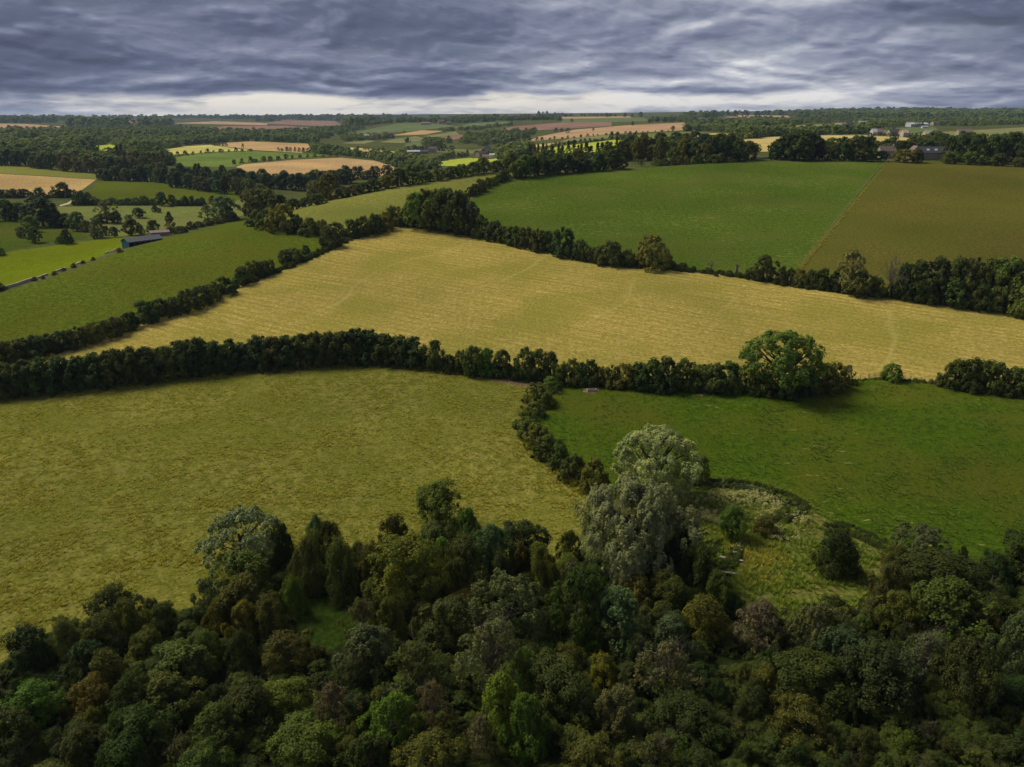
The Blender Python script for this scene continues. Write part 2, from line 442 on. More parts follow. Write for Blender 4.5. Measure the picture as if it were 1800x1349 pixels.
field('barley_field', 'valley_pasture', [(1120, 248), (1108, 241), (1135, 235), (1220, 231.5), (1312, 238), (1290, 243), (1200, 248)])
field('sloping_pasture', 'far_green', [(985, 216), (990, 209.5), (1130, 206.5), (1145, 213), (1080, 215)])
field('gold_strip', 'far_stubble', [(930, 208.5), (940, 206.3), (1125, 204.5), (1110, 207), (1000, 209)])
field('barley_field', 'far_gold', [(1285, 247), (1360, 241), (1440, 238), (1530, 238), (1592, 242), (1602, 246), (1540, 254), (1440, 259), (1330, 268), (1310, 262)])
field('gold_strip', 'far_gold', [(1200, 240), (1260, 234), (1315, 238), (1260, 245)])
field('sloping_pasture', 'far_olive', [(1322, 231), (1380, 221.5), (1440, 218.5), (1467, 219.5), (1430, 234), (1360, 237)])
field('sloping_pasture', 'far_green', [(1525, 236), (1545, 230), (1590, 225), (1640, 223), (1650, 228), (1600, 235)])
field('sloping_pasture', 'far_olive', [(1580, 237), (1660, 232), (1800, 224), (1950, 220), (1950, 246), (1760, 247), (1700, 238)])
field('sloping_pasture', 'far_olive', [(1240, 226), (1258, 220), (1298, 217.5), (1295, 222), (1268, 226)])
field('stubble_field', 'far_stubble', [(1275, 207), (1290, 202.5), (1385, 203.5), (1390, 206.5), (1330, 207.5)])
field('stubble_field', 'far_stubble', [(1500, 219), (1545, 216), (1543, 220)])
field('ploughed_field', 'far_plough', [(340, 228), (395, 222), (500, 221.5), (556, 226), (500, 230), (420, 230)])
field('stubble_field', 'far_stubble', [(300, 217), (380, 213.5), (470, 216.5), (470, 220.5), (400, 219)])
field('ploughed_field', 'far_plough', [(460, 217), (500, 211.5), (590, 213), (610, 222), (540, 221)])
field('stubble_field', 'far_stubble', [(-80, 217), (40, 218), (140, 224.5), (95, 227), (0, 227), (-80, 226)])
field('ploughed_field', 'far_plough', [(150, 216), (200, 211.5), (245, 213), (245, 221), (195, 221)])
field('stubble_field', 'far_stubble', [(400, 230.5), (440, 230), (438, 231.5), (405, 232)])
# across the valley, left of centre
field('forest_clearing', 'far_olive', [(84, 256.5), (100, 255), (128, 261), (122, 265), (100, 261)])
field('forest_clearing', 'far_olive', [(165, 235), (178, 230), (205, 229), (207, 233), (185, 236)])
field('forest_clearing', 'far_green', [(198, 242), (215, 239), (229, 238.5), (226, 242)])
field('forest_clearing', 'far_stubble', [(2, 273), (6, 266), (20, 266), (21, 273)])
field('forest_clearing', 'far_olive', [(142, 231), (155, 230), (154, 233), (143, 234)])
field('forest_clearing', 'far_green', [(300, 246), (312, 240), (330, 240), (325, 248)])
field('sloping_pasture', 'far_olive', [(748, 268), (760, 262), (800, 262), (830, 264), (790, 268)])
field('sunlit_field', 'sunlit_grass', [(136, 268), (165, 259), (192, 253), (206, 257), (212, 264), (195, 274), (165, 276)])
field('sloping_pasture', 'valley_pasture', [(196, 274), (213, 264), (228, 265), (222, 274)])
field('sloping_pasture', 'dark_green_grass', [(25, 250), (48, 245), (62, 247), (75, 255), (60, 259)])
field('oat_field', 'yellow_crop', [(276, 266), (320, 258), (370, 255), (420, 262), (447, 264.5), (380, 267), (300, 273)])
field('stubble_field', 'tan_stubble', [(383, 256), (400, 251), (440, 249), (541, 253), (549, 263), (530, 269), (447, 264)])
field('green_field', 'green_crop', [(298, 280), (345, 270), (450, 266), (540, 270.5), (577, 273), (445, 283), (410, 293), (340, 294), (302, 290)])
field('wheat_field', 'tan_stubble', [(415, 294), (430, 289), (520, 281), (600, 277.5), (660, 283), (693, 294), (690, 306), (640, 312), (500, 315), (460, 312)])
field('stubble_field', 'far_gold', [(565, 256.5), (640, 261), (706, 268), (700, 270), (640, 266)])
field('valley_pasture', 'far_olive', [(566, 258), (640, 266), (700, 270), (695, 277), (640, 275)])
field('meadow_strip', 'sunlit_grass', [(770, 292), (790, 280), (830, 278), (880, 278), (868, 284), (810, 292)])
field('valley_pasture', 'valley_pasture', [(770, 275), (800, 268), (850, 261), (850, 268), (812, 272)])
# valley floor on the left
field('dark_pasture', 'dark_green_grass', [(-150, 470), (0, 444), (60, 432), (165, 416), (105, 398), (0, 378), (-150, 378)])
field('river_pasture', 'valley_pasture', [(100, 364), (300, 360.5), (360, 362), (430, 350), (445, 375), (330, 400), (200, 418), (165, 408), (110, 386)])
field('green_field', 'slope_pasture', [(150, 352), (172, 317), (240, 319.5), (330, 325), (400, 331), (435, 342), (420, 352), (300, 360)])
field('wheat_field', 'ripe_wheat', [(-150, 300), (0, 306), (90, 311), (169, 316), (136, 340), (60, 346), (0, 346), (-150, 346)])
field('grass_strip', 'olive_ley', [(-150, 284), (0, 290), (80, 294.5), (173, 305.5), (170, 315.5), (90, 310), (0, 305), (-150, 299)])
field('bright_pasture', 'vivid_grass', [(-150, 545), (0, 506), (100, 479), (205, 441), (245, 424), (270, 414), (200, 418), (100, 431), (0, 445), (-150, 470)])
# the hill
field('hill_pasture', 'slope_pasture', [(-250, 705), (-200, 690), (0, 634), (150, 592), (300, 546), (410, 506), (480, 478), (560, 445), (592, 425), (560, 411), (480, 401), (440, 385), (420, 386), (300, 417), (210, 444), (100, 486), (0, 517), (-150, 560)])
field('hill_meadow', 'olive_ley', [(600, 412), (650, 405), (700, 392), (718, 385), (790, 360), (845, 335), (870, 322), (905, 305), (898, 299), (760, 320), (620, 343), (520, 364), (480, 385), (520, 402), (560, 410)])
field('hilltop_pasture', 'green_ley', [(815, 365), (845, 338), (870, 325), (930, 312), (1010, 305), (1100, 298), (1200, 291), (1320, 284.5), (1440, 282), (1562, 283.5), (1400, 477), (1290, 480), (1150, 467), (1060, 460), (960, 435), (850, 412), (800, 400)])
field('brown_field', 'brown_ley', [(1562, 283.5), (1660, 286), (1800, 293), (2000, 312), (2150, 580), (1800, 545), (1560, 518), (1405, 500), (1400, 477)])
field('hay_field', 'mown_hay', [(700, 395), (780, 404), (850, 416), (960, 440), (1060, 464), (1150, 470), (1290, 484), (1400, 503), (1560, 521), (1700, 538), (1800, 550), (2150, 588), (2150, 690), (1800, 690), (1700, 682), (1660, 673), (1545, 663), (1490, 669), (1380, 690), (1100, 680), (980, 665), (900, 660), (740, 641), (650, 631), (560, 636), (430, 646), (320, 656), (150, 679), (0, 694), (-200, 720), (-200, 690), (0, 635), (150, 593), (300, 547), (410, 507), (480, 479), (560, 446), (600, 427), (650, 409)])
field('near_meadow', 'meadow_grass', [(-300, 738), (-200, 721), (0, 695), (150, 680), (320, 657), (430, 647), (560, 637), (650, 632), (740, 642), (830, 654), (900, 662), (970, 668), (950, 700), (926, 735), (922, 760), (950, 790), (1000, 833), (1047, 862), (1032, 900), (1015, 960), (1000, 1030), (700, 1060), (400, 1150), (100, 1210), (-300, 1320)])
field('pasture', 'pasture_grass', [(972, 669), (1100, 683), (1250, 687), (1380, 693), (1450, 686), (1490, 671), (1545, 664), (1650, 673), (1700, 686), (1800, 696), (2100, 715), (2300, 1010), (1750, 1000), (1560, 968), (1440, 905), (1392, 871), (1340, 851), (1230, 835), (1150, 860), (1047, 860), (1000, 832), (951, 790), (924, 757), (928, 735), (952, 700)])
field('marsh', 'marsh_grass', [(1150, 860), (1230, 836), (1340, 852), (1392, 872), (1440, 906), (1560, 969), (1750, 1001), (1560, 1100), (1280, 1100), (1200, 1050), (1130, 930)])
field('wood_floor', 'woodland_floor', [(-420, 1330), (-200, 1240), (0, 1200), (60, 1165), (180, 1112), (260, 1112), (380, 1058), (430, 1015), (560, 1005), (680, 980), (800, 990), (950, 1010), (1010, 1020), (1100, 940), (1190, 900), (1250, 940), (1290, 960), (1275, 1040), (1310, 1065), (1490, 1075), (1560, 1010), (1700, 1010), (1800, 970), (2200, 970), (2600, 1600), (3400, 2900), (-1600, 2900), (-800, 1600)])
field('clearing', 'rank_grass', [(515, 1075), (530, 1050), (600, 1048), (645, 1072), (620, 1125), (570, 1150), (530, 1120)])
field('bare_ground', 'bare_soil', [(850, 655), (900, 662), (968, 669), (950, 684), (900, 678), (860, 667)])
field('bare_ground', 'bare_soil', [(968, 692), (972, 684), (990, 690), (986, 692)])
field('bare_ground', 'bare_soil', [(1024, 689), (1028, 681), (1052, 682), (1053, 689), (1040, 692)])
field('bare_ground', 'bare_soil', [(1222, 694), (1238, 691), (1246, 693), (1232, 697)])
field('farm_track', 'track_dirt', [(104, 361), (118, 357), (128, 351), (131, 347), (134, 348), (131, 353), (122, 359), (106, 363)])
# the brook: a dark winding channel
def ribbon(pts, w):
    up, dn = [], []
    for i, (x, y) in enumerate(pts):
        a = pts[max(i - 1, 0)]; b = pts[min(i + 1, len(pts) - 1)]
        dx, dy = b[0] - a[0], (b[1] - a[1]) * 2.0
        n = math.hypot(dx, dy)
        up.append((x - dy / n * w, y + dx / n * w * 0.5)); dn.append((x + dy / n * w, y - dx / n * w * 0.5))
    return up + dn[::-1]
BROOK_A = [(1205, 846), (1240, 850), (1290, 852), (1330, 860), (1372, 876), (1400, 886), (1408, 893), (1395, 903), (1375, 914), (1362, 922)]
BROOK_B = [(1452, 932), (1480, 929), (1508, 938), (1530, 949), (1556, 963)]
BROOK_C = [(1300, 970), (1288, 985), (1280, 1005), (1276, 1030)]
field('brook', 'brook_water', ribbon(BROOK_A, 6.0))
field('brook', 'brook_water', ribbon(BROOK_B, 5.0))
field('brook', 'brook_water', ribbon(BROOK_C, 7))

def densify(P, step=0.012):
    out = []
    n = len(P)
    for i in range(n):
        a, b = P[i], P[(i + 1) % n]
        k = max(1, int(math.hypot(b[0] - a[0], b[1] - a[1]) / step))
        for s in range(k):
            out.append((a[0] + (b[0] - a[0]) * s / k, a[1] + (b[1] - a[1]) * s / k))
    return out

def inside(poly, x, y):
    r = np.zeros(len(x), bool)
    px, py = poly[:, 0], poly[:, 1]
    j = len(poly) - 1
    for i in range(len(poly)):
        c = (py[i] > y) != (py[j] > y)
        with np.errstate(divide='ignore', invalid='ignore'):
            xi = (px[j] - px[i]) * (y - py[i]) / (py[j] - py[i]) + px[i]
        r ^= c & (x < xi)
        j = i
    return r

def build_ground():
    polys = []
    for name, mat, pts in FIELDS:
        # follow the traced outline in the photograph finely, then drop it on the terrain
        fine = []
        for i in range(len(pts)):
            a, b = pts[i], pts[(i + 1) % len(pts)]
            k = max(1, int(math.hypot(b[0] - a[0], b[1] - a[1]) / 12.0))
            fine += [(a[0] + (b[0] - a[0]) * s / k, a[1] + (b[1] - a[1]) * s / k) for s in range(k)]
        fa = np.array(fine)
        G = ground(fa[:, 0], fa[:, 1])
        th = np.arctan2(G[:, 0], G[:, 1]); lr = 0.5 * np.log(G[:, 0] ** 2 + G[:, 1] ** 2)
        polys.append(np.stack([th, lr], 1))
    V, E = [], []
    for P in polys:
        d = densify([tuple(p) for p in P], 0.02)
        o = len(V)
        V += d
        E += [(o + i, o + (i + 1) % len(d)) for i in range(len(d))]
    rng = np.random.default_rng(3)
    for tlo, thi, ts, rs in ((-45, 45, 0.62, 0.0175), (-70, -45, 2.5, 0.06), (45, 70, 2.5, 0.06)):
        ths = np.radians(np.arange(tlo, thi, ts)); lrs = np.arange(math.log(14), math.log(9600), rs)
        A, B = np.meshgrid(ths, lrs, indexing='ij')
        A = A + rng.uniform(-.2, .2, A.shape) * math.radians(ts); B = B + rng.uniform(-.2, .2, B.shape) * rs
        V += list(zip(A.ravel().tolist(), B.ravel().tolist()))
    res = geometry.delaunay_2d_cdt([Vector(v) for v in V], E, [], 0, 1e-5)
    W = np.array([(v.x, v.y) for v in res[0]])
    T = np.array([f[:] for f in res[2]], int)
    c = W[T].mean(1)
    owner = np.full(len(T), -1)
    for k, P in enumerate(polys):
        lo, hi = P.min(0), P.max(0)
        sel = np.where((c[:, 0] >= lo[0]) & (c[:, 0] <= hi[0]) & (c[:, 1] >= lo[1]) & (c[:, 1] <= hi[1]))[0]
        if len(sel):
            owner[sel[inside(P, c[sel, 0], c[sel, 1])]] = k
    x = np.exp(W[:, 1]) * np.sin(W[:, 0]); y = np.exp(W[:, 1]) * np.cos(W[:, 0])
    z = height(x, y)
    for k in range(-1, len(polys)):
        tri = T[owner == k]
        if not len(tri): continue
        ids, inv = np.unique(tri, return_inverse=True)
        me = new_mesh('field' if k >= 0 else 'ground', np.stack([x[ids], y[ids], z[ids]], 1), inv.reshape(-1, 3))
        name, mat = (FIELDS[k][0], FIELDS[k][1]) if k >= 0 else ('ground', 'rough_ground')
        me.materials.append(MATS[mat])
        me.polygons.foreach_set('use_smooth', np.ones(len(me.polygons), bool))
        o = bpy.data.objects.new(name, me); link(o)
        o['kind'] = 'structure'

def new_mesh(name, verts, faces):
    """mesh from numpy arrays, all faces of one size"""
    me = bpy.data.meshes.new(name)
    faces = np.asarray(faces, np.int32); n, k = faces.shape
    me.vertices.add(len(verts)); me.vertices.foreach_set('co', np.asarray(verts, np.float32).ravel())
    me.loops.add(n * k); me.loops.foreach_set('vertex_index', faces.ravel())
    me.polygons.add(n)
    me.polygons.foreach_set('loop_start', np.arange(0, n * k, k, dtype=np.int32))
    me.update(calc_edges=True)
    return me

build_ground()

# ------------------------------------------------------------------ foliage and bark
def leaf_mat(name='leaves', fixed=None):
    m = bpy.data.materials.new(name); m.use_nodes = True
    t = NT(m.node_tree); b = t.n['Principled BSDF']; out = t.n['Material Output']
    oi = t.add('ShaderNodeObjectInfo')
    at = t.add('ShaderNodeAttribute', attribute_name='tone')
    tone = at.outputs['Fac']
    # the twig tips of a crown carry younger, yellower leaves
    shift = t.ramp(tone, [(0.0, (0.50, 0.56, 0.66)), (0.42, (0.92, 0.95, 0.98)), (0.60, (1.08, 1.06, 1.0)), (1.0, (1.85, 1.62, 1.15))])
    col = t.mix(1.0, fixed or oi.outputs['Color'], shift, 'MULTIPLY')
    rn = t.ramp(oi.outputs['Random'], [(0.0, (0.84, 0.90, 0.92)), (0.5, (1.0, 1.0, 1.0)), (1.0, (1.12, 1.10, 0.98))])
    col = t.mix(1.0, col, rn, 'MULTIPLY')
    t.l.new(col, b.inputs['Base Color'])
    b.inputs['Roughness'].default_value = 0.55
    b.inputs['Specular IOR Level'].default_value = 0.08
    tr = t.add('ShaderNodeBsdfTranslucent')
    tc = t.mix(1.0, col, (1.25, 1.25, 0.55), 'MULTIPLY')
    t.l.new(tc, tr.inputs[0])
    mx = t.add('ShaderNodeMixShader'); mx.inputs[0].default_value = 0.30
    t.l.new(b.outputs[0], mx.inputs[1]); t.l.new(tr.outputs[0], mx.inputs[2])
    t.l.new(mx.outputs[0], out.inputs[0])
    return m
LEAF = leaf_mat()

def plain_mat(name, c, rough=0.8, var=0.25, scale=3.0, spec=0.2, metal=0.0, stretch=None):
    m = bpy.data.materials.new(name); m.use_nodes = True
    t = NT(m.node_tree); b = t.n['Principled BSDF']
    tc = t.add('ShaderNodeTexCoord')
    v = tc.outputs['Object']
    if stretch: v = t.vmath('MULTIPLY', v, stretch)
    n = t.noise(v, scale, 5, 0.6)
    col = t.mix(1.0, c, t.ramp(n, [(0.25, (1 - var,) * 3), (0.75, (1 + var,) * 3)]), 'MULTIPLY')
    t.l.new(col, b.inputs['Base Color'])
    b.inputs['Roughness'].default_value = rough
    b.inputs['Specular IOR Level'].default_value = spec
    b.inputs['Metallic'].default_value = metal
    bp = t.add('ShaderNodeBump'); bp.inputs['Strength'].default_value = 0.4; bp.inputs['Distance'].default_value = 0.03
    t.l.new(n, bp.inputs['Height']); t.l.new(bp.outputs[0], b.inputs['Normal'])
    return m
BARK = plain_mat('bark', (.085, .072, .055), 0.9, 0.4, 6.0, stretch=(1, 1, .3))
PALEBARK = plain_mat('pale_bark', (.30, .27, .22), 0.9, 0.3, 6.0, stretch=(1, 1, .3))
DEADWOOD = plain_mat('dead_wood', (.17, .145, .105), 0.9, 0.3, 6.0, stretch=(1, 1, .3))
TWIG = plain_mat('bare_twigs', (.155, .120, .080), 0.9, 0.35, 4.0)

def unit(v):
    return v / np.maximum(np.linalg.norm(v, axis=-1, keepdims=True), 1e-9)

class Leaves:
    def __init__(self, rng):
        self.rng = rng; self.c = []; self.n = []; self.l = []; self.a = []; self.t = []
    def clumps(self, cen, rad, out, k, leaf, tone, stretch=(1, 1, 1), up=0.35, rand=0.75, aspect=0.62, axis=None, shell=0.45):
        """k leaves round every centre, mostly in the outer shell, facing out of the crown"""
        r = self.rng; n = len(cen)
        d = unit(r.normal(size=(n, k, 3)) + out[:, None, :] * 0.75)
        rr = 1 - shell * r.random((n, k, 1)) ** 1.6
        off = d * rr * rad[:, None, None] * np.array(stretch)
        p = cen[:, None, :] + off
        nn = unit(d * 0.6 + out[:, None, :] * 0.4 + np.array([0, 0, up]) + r.normal(size=(n, k, 3)) * rand * 0.42)
        ax = r.normal(size=(n, k, 3)) if axis is None else axis + r.normal(size=(n, k, 3)) * 0.45
        ax = unit(ax - nn * (ax * nn).sum(-1, keepdims=True))
        self.c.append(p.reshape(-1, 3)); self.n.append(nn.reshape(-1, 3)); self.a.append(ax.reshape(-1, 3))
        self.l.append((leaf * r.uniform(0.65, 1.35, (n, k))).ravel())
        self.t.append((tone[:, None] + r.normal(size=(n, k)) * 0.10).ravel())
        self.aspect = aspect
    def mesh(self, name):
        c, n, a, l, t = (np.concatenate(x) for x in (self.c, self.n, self.a, self.l, self.t))
        b = np.cross(n, a)
        h = (l * 0.5)[:, None]; w = h * self.aspect
        bend = n * h * 0.22
        V = np.stack([c - a * h - bend, c + b * w, c + a * h - bend, c - b * w], 1).reshape(-1, 3)
        F = np.arange(len(V)).reshape(-1, 4)
        me = new_mesh(name, V, F)
        at = me.attributes.new('tone', 'FLOAT', 'FACE')
        at.data.foreach_set('value', np.clip(0.5 + t, 0, 1).astype(np.float32))
        me.materials.append(LEAF)
        return me

def profile(kind, t):
    if kind == 'dome': return np.where(t > 0.38, np.sqrt(np.maximum(1 - ((t - 0.38) / 0.64) ** 2, 0)), 0.80 + 0.20 * t / 0.38)
    if kind == 'round': return np.sqrt(np.maximum(1 - (2 * t - 0.96) ** 2 / 1.1, 0.02))
    if kind == 'ovate': return np.where(t > 0.40, np.maximum(1 - ((t - 0.40) / 0.63) ** 1.9, 0.05), 0.80 + 0.20 * t / 0.40)
    if kind == 'cone': return np.maximum(1.0 - t, 0.04) ** 0.85
    if kind == 'column': return np.where(t > 0.7, np.maximum(1 - ((t - 0.7) / 0.31) ** 2, 0.1), 1.0) * 0.95
    if kind == 'hedge': return np.where(t > 0.45, np.maximum(1 - ((t - 0.45) / 0.58) ** 3.0, 0.05), 1.05)
    if kind == 'bush': return np.where(t > 0.3, np.sqrt(np.maximum(1 - ((t - 0.3) / 0.72) ** 2, 0)), 1.05 - 0.05 * t / 0.3)

def crown_mesh(name, seed, kind, H, zb, lobes, lr, nc, cr, k, leaf, drop=0.0, up=0.35, rand=0.75, stretch=(1, 1, 1), hang=False, lump=0.14, bias=0.35, aspect=0.62, spread=1.0, low=0.85, shell=0.45):
    """a crown of radius 1 between heights zb and H built from lobes > clumps > leaves"""
    rng = np.random.default_rng(seed)
    L = Leaves(rng)
    ga = 2.39996
    i = np.arange(lobes)
    t = ((i + 0.5) / lobes) ** low
    az = i * ga + rng.uniform(-.5, .5, lobes) + seed
    rl = rng.uniform(*lr, lobes)
    pr = profile(kind, t) * rng.uniform(1 - lump * 1.6, 1 + lump, lobes)
    rad = np.maximum(pr - rl * 0.75, 0.02) * spread
    inner = rng.random(lobes) < 0.15
    rad = np.where(inner, rad * 0.45, rad)
    z = zb + t * (H - zb) * 1.0
    z = np.clip(z, zb + rl * 0.55, H - rl * 0.55)
    ctr = np.stack([np.cos(az) * rad, np.sin(az) * rad, z], 1)
    mid = np.array([0, 0, zb + (H - zb) * 0.35])
    lt = rng.normal(size=lobes) * 0.07
    for q in range(lobes):
        o = unit((ctr[q] - mid)[None])[0]
        d = unit(rng.normal(size=(nc, 3)) + o * 0.9 + np.array([0, 0, bias]))
        s = rl[q] * rng.uniform(0.72, 1.08, (nc, 1))
        cc = ctr[q] + d * s * np.array([1, 1, 0.9])
        crr = rl[q] * cr * rng.uniform(0.7, 1.3, nc)
        tone = lt[q] + rng.normal(size=nc) * 0.11
        if hang:
            cc[:, 2] -= rng.random(nc) * rl[q] * 0.9
            L.clumps(cc, crr, d, k, leaf, tone, (0.75, 0.75, 2.3), 0.15, 0.8, aspect, np.array([0, 0, -1.0]), 0.5)
        else:
            L.clumps(cc, crr, d, k, leaf, tone, stretch, up, rand, aspect, None, shell)
    me = L.mesh(name)
    return me

def tube(V, F, pts, rad, sides=5):
    pts = np.asarray(pts, float); n = len(pts); o = len(V)
    d = unit(np.gradient(pts, axis=0))
    ref = np.array([0.31, 0.92, 0.2])
    a = unit(np.cross(d, ref)); b = np.cross(d, a)
    for i in range(n):
        for s in range(sides):
            ang = 2 * math.pi * s / sides
            V.append(pts[i] + (a[i] * math.cos(ang) + b[i] * math.sin(ang)) * rad[i])
    for i in range(n - 1):
        for s in range(sides):
            F.append((o + i * sides + s, o + i * sides + (s + 1) % sides, o + (i + 1) * sides + (s + 1) % sides, o + (i + 1) * sides + s))

def trunk_mesh(name, seed, H, zb, r0=0.09, limbs=7, reach=0.6, mat=None):
    rng = np.random.default_rng(seed + 991)
    V, F = [], []
    top = zb + (H - zb) * 0.55
    k = np.linspace(0, 1, 5)
    pts = np.stack([rng.normal() * 0.05 * k, rng.normal() * 0.05 * k, -0.12 + k * (top + 0.12)], 1)
    tube(V, F, pts, r0 * np.array([1.5, 1.0, 0.85, 0.65, 0.4]), 7)
    for i in range(limbs):
        a = i * 2.4 + rng.uniform(-.4, .4); s = rng.uniform(0.35, 0.9)
        st = np.array([0, 0, zb * 0.5 + (top - zb * 0.5) * s])
        en = np.array([math.cos(a) * reach * rng.uniform(.7, 1.15), math.sin(a) * reach * rng.uniform(.7, 1.15), st[2] + (H - st[2]) * rng.uniform(.3, .75)])
        md = (st + en) / 2 + np.array([0, 0, -0.06])
        tube(V, F, [st, md, en], r0 * np.array([0.5, 0.34, 0.12]), 4)
    me = new_mesh(name, V, F); me.materials.append(mat or BARK)
    return me

def twig_mesh(name, seed, H, zb, R=1.0, stems=9, sub=7, r0=0.035, mat=None, lean=0.7, trunk=0.0):
    """bare branching: stems that fork into finer and finer twigs"""
    rng = np.random.default_rng(seed + 77)
    V, F = [], []
    if trunk:
        tube(V, F, [(0, 0, -.1), (0.02, 0.01, zb * .6), (0.0, 0.02, zb + (H - zb) * .5)], [trunk * 1.25, trunk, trunk * .6], 7)
    def grow(p, d, ln, r, depth):
        k = 4
        pts = [p]; dd = d
        for _ in range(k - 1):
            dd = unit(dd + rng.normal(size=3) * 0.16 + np.array([0, 0, 0.06]))
            pts.append(pts[-1] + dd * ln / (k - 1))
        tube(V, F, pts, np.linspace(r, r * 0.45, k), 4 if depth == 0 else 3)
        if depth < 2:
            for _ in range(sub if depth == 0 else max(3, sub - 2)):
                j = rng.integers(1, k); nd = unit(dd + rng.normal(size=3) * 0.55)
                grow(pts[j], nd, ln * rng.uniform(.38, .62), r * 0.5, depth + 1)
    for i in range(stems):
        a = i * 2.4 + rng.uniform(-.5, .5)
        d = unit(np.array([math.cos(a) * lean * R * rng.uniform(.3, 1.1), math.sin(a) * lean * R * rng.uniform(.3, 1.1), (H - zb) * .8]))
        grow(np.array([0, 0, zb + (H - zb) * rng.uniform(0, .3)]), d, (H - zb) * rng.uniform(.45, .72), r0, 0)
    me = new_mesh(name, V, F); me.materials.append(mat or TWIG)
    return me

# ------------------------------------------------------------------ tree kinds: crown and trunk meshes of radius 1
PROTO = {}
def proto(kind, H, crown, trunk=None, twigs=None):
    co = np.zeros(len(crown.vertices) * 3, np.float32); crown.vertices.foreach_get('co', co); co = co.reshape(-1, 3)
    # what the eye takes for the outline: nearly all of the leaves
    PROTO.setdefault(kind, []).append(dict(H=float(np.percentile(co[:, 2], 98.5)), R=float(np.percentile(np.hypot(co[:, 0], co[:, 1]), 98 if kind in ('dead', 'snag') else 91)), crown=crown, trunk=trunk, twigs=twigs))

def make_protos():
    # large crowns of the near wood (leaves about a third of a metre long)
    for s in range(3):     # oak and field maple: rounded, lumpy
        proto('oak', 1.75, crown_mesh('crown', 11 + s, 'dome', 1.75, 0.28, 26, (.26, .42), 15, .46, 34, .072, lump=.20, shell=.85), trunk_mesh('trunk', 11 + s, 1.75, .4))
    for s in range(3):     # ash: taller, airy, upswept sprays
        proto('ash', 2.05, crown_mesh('crown', 31 + s, 'ovate', 2.05, 0.35, 30, (.20, .36), 13, .46, 30, .076, shell=.9, up=.15, rand=1.0, stretch=(.8, .8, 1.35), lump=.22, bias=.7), trunk_mesh('trunk', 31 + s, 2.05, .5, .07, 9))
    for s in range(3):     # dying ash: thin leaves over bare twigs
        proto('thin_ash', 1.9, crown_mesh('crown', 51 + s, 'ovate', 1.8, 0.35, 24, (.20, .34), 10, .48, 20, .072, shell=.9, up=.15, rand=1.0, stretch=(.8, .8, 1.3), lump=.25, bias=.6), trunk_mesh('trunk', 51 + s, 1.8, .5, .06, 8),
              twig_mesh('bare_twigs', 51 + s, 1.98, .7, 1.0, 10, 6, .016))
    for s in range(3):     # sallow and hawthorn: dense rounded bush down to the ground
        proto('scrub', 1.35, crown_mesh('crown', 71 + s, 'bush', 1.35, 0.0, 28, (.24, .42), 14, .48, 34, .072, lump=.24, rand=.9, low=1.25, shell=.85), trunk_mesh('trunk', 71 + s, 1.35, .25, .07, 6))
    for s in range(2):     # fine grey-leaved domed willow
        proto('sallow', 1.5, crown_mesh('crown', 91 + s, 'dome', 1.5, 0.12, 34, (.20, .30), 12, .34, 30, .062, up=.2, rand=1.0, stretch=(.85, .85, 1.2), lump=.10, bias=.5), trunk_mesh('trunk', 91 + s, 1.5, .3, .07, 7))
    # silver willows
    proto('weeping', 1.75, crown_mesh('crown', 5, 'dome', 1.75, 0.22, 60, (.17, .26), 12, .36, 56, .052, hang=True, lump=.16, bias=.5, aspect=.48), trunk_mesh('trunk', 5, 1.75, .5, .10, 9))
    proto('crack', 1.55, crown_mesh('crown', 6, 'dome', 1.55, 0.12, 46, (.19, .28), 14, .36, 46, .052, up=.25, rand=.95, lump=.16, bias=.5, aspect=.55), trunk_mesh('trunk', 6, 1.55, .4, .10, 9))
    # the hedgerow oak
    proto('great_oak', 1.70, crown_mesh('crown', 8, 'dome', 1.70, 0.42, 40, (.20, .33), 14, .36, 28, .062, lump=.22, bias=.5), trunk_mesh('trunk', 8, 1.70, .45, .10, 11, .8))
    # hedgerow trees and bushes further off
    for s in range(4):
        proto('hedge', 1.75, crown_mesh('crown', 111 + s, 'hedge', 1.75, 0.0, 26, (.28, .42), 10, .46, 28, .115, lump=.14, low=1.15, shell=.8), trunk_mesh('trunk', 111 + s, 1.75, .2, .07, 4))
    for s in range(4):
        proto('bush', 1.30, crown_mesh('crown', 131 + s, 'bush', 1.30, 0.0, 22, (.28, .42), 9, .46, 26, .125, lump=.20, low=1.35, shell=.8), trunk_mesh('trunk', 131 + s, 1.3, .15, .06, 4))
    for s in range(4):
        proto('tree', 1.75, crown_mesh('crown', 151 + s, 'dome', 1.75, 0.22, 22, (.26, .42), 9, .46, 22, .140, lump=.20, shell=.8), trunk_mesh('trunk', 151 + s, 1.75, .3, .08, 5))
    for s in range(2):
        proto('airy', 2.0, crown_mesh('crown', 171 + s, 'ovate', 2.0, 0.3, 22, (.18, .30), 8, .38, 14, .120, up=.15, rand=1.0, lump=.26, bias=.6), trunk_mesh('trunk', 171 + s, 2.0, .4, .06, 8),
              twig_mesh('bare_twigs', 171 + s, 2.0, .6, 1.0, 8, 5, .016))
    for s in range(2):
        proto('poplar', 4.2, crown_mesh('crown', 181 + s, 'column', 4.2, 0.3, 26, (.34, .5), 8, .42, 18, .20, lump=.2, stretch=(.8, .8, 1.4)), trunk_mesh('trunk', 181 + s, 4.2, .6, .09, 4))
    for s in range(3):
        proto('conifer', 2.9, crown_mesh('crown', 191 + s, 'cone', 2.9, 0.25, 30, (.16, .30), 7, .40, 16, .14, up=-.1, lump=.22, stretch=(1, 1, .7)), trunk_mesh('trunk', 191 + s, 2.9, .3, .07, 0))
    # far trees: coarse leaf clumps
    for s in range(4):
        proto('far', 1.7, crown_mesh('crown', 211 + s, 'dome', 1.7, 0.10, 14, (.30, .46), 5, .45, 12, .26, lump=.22))
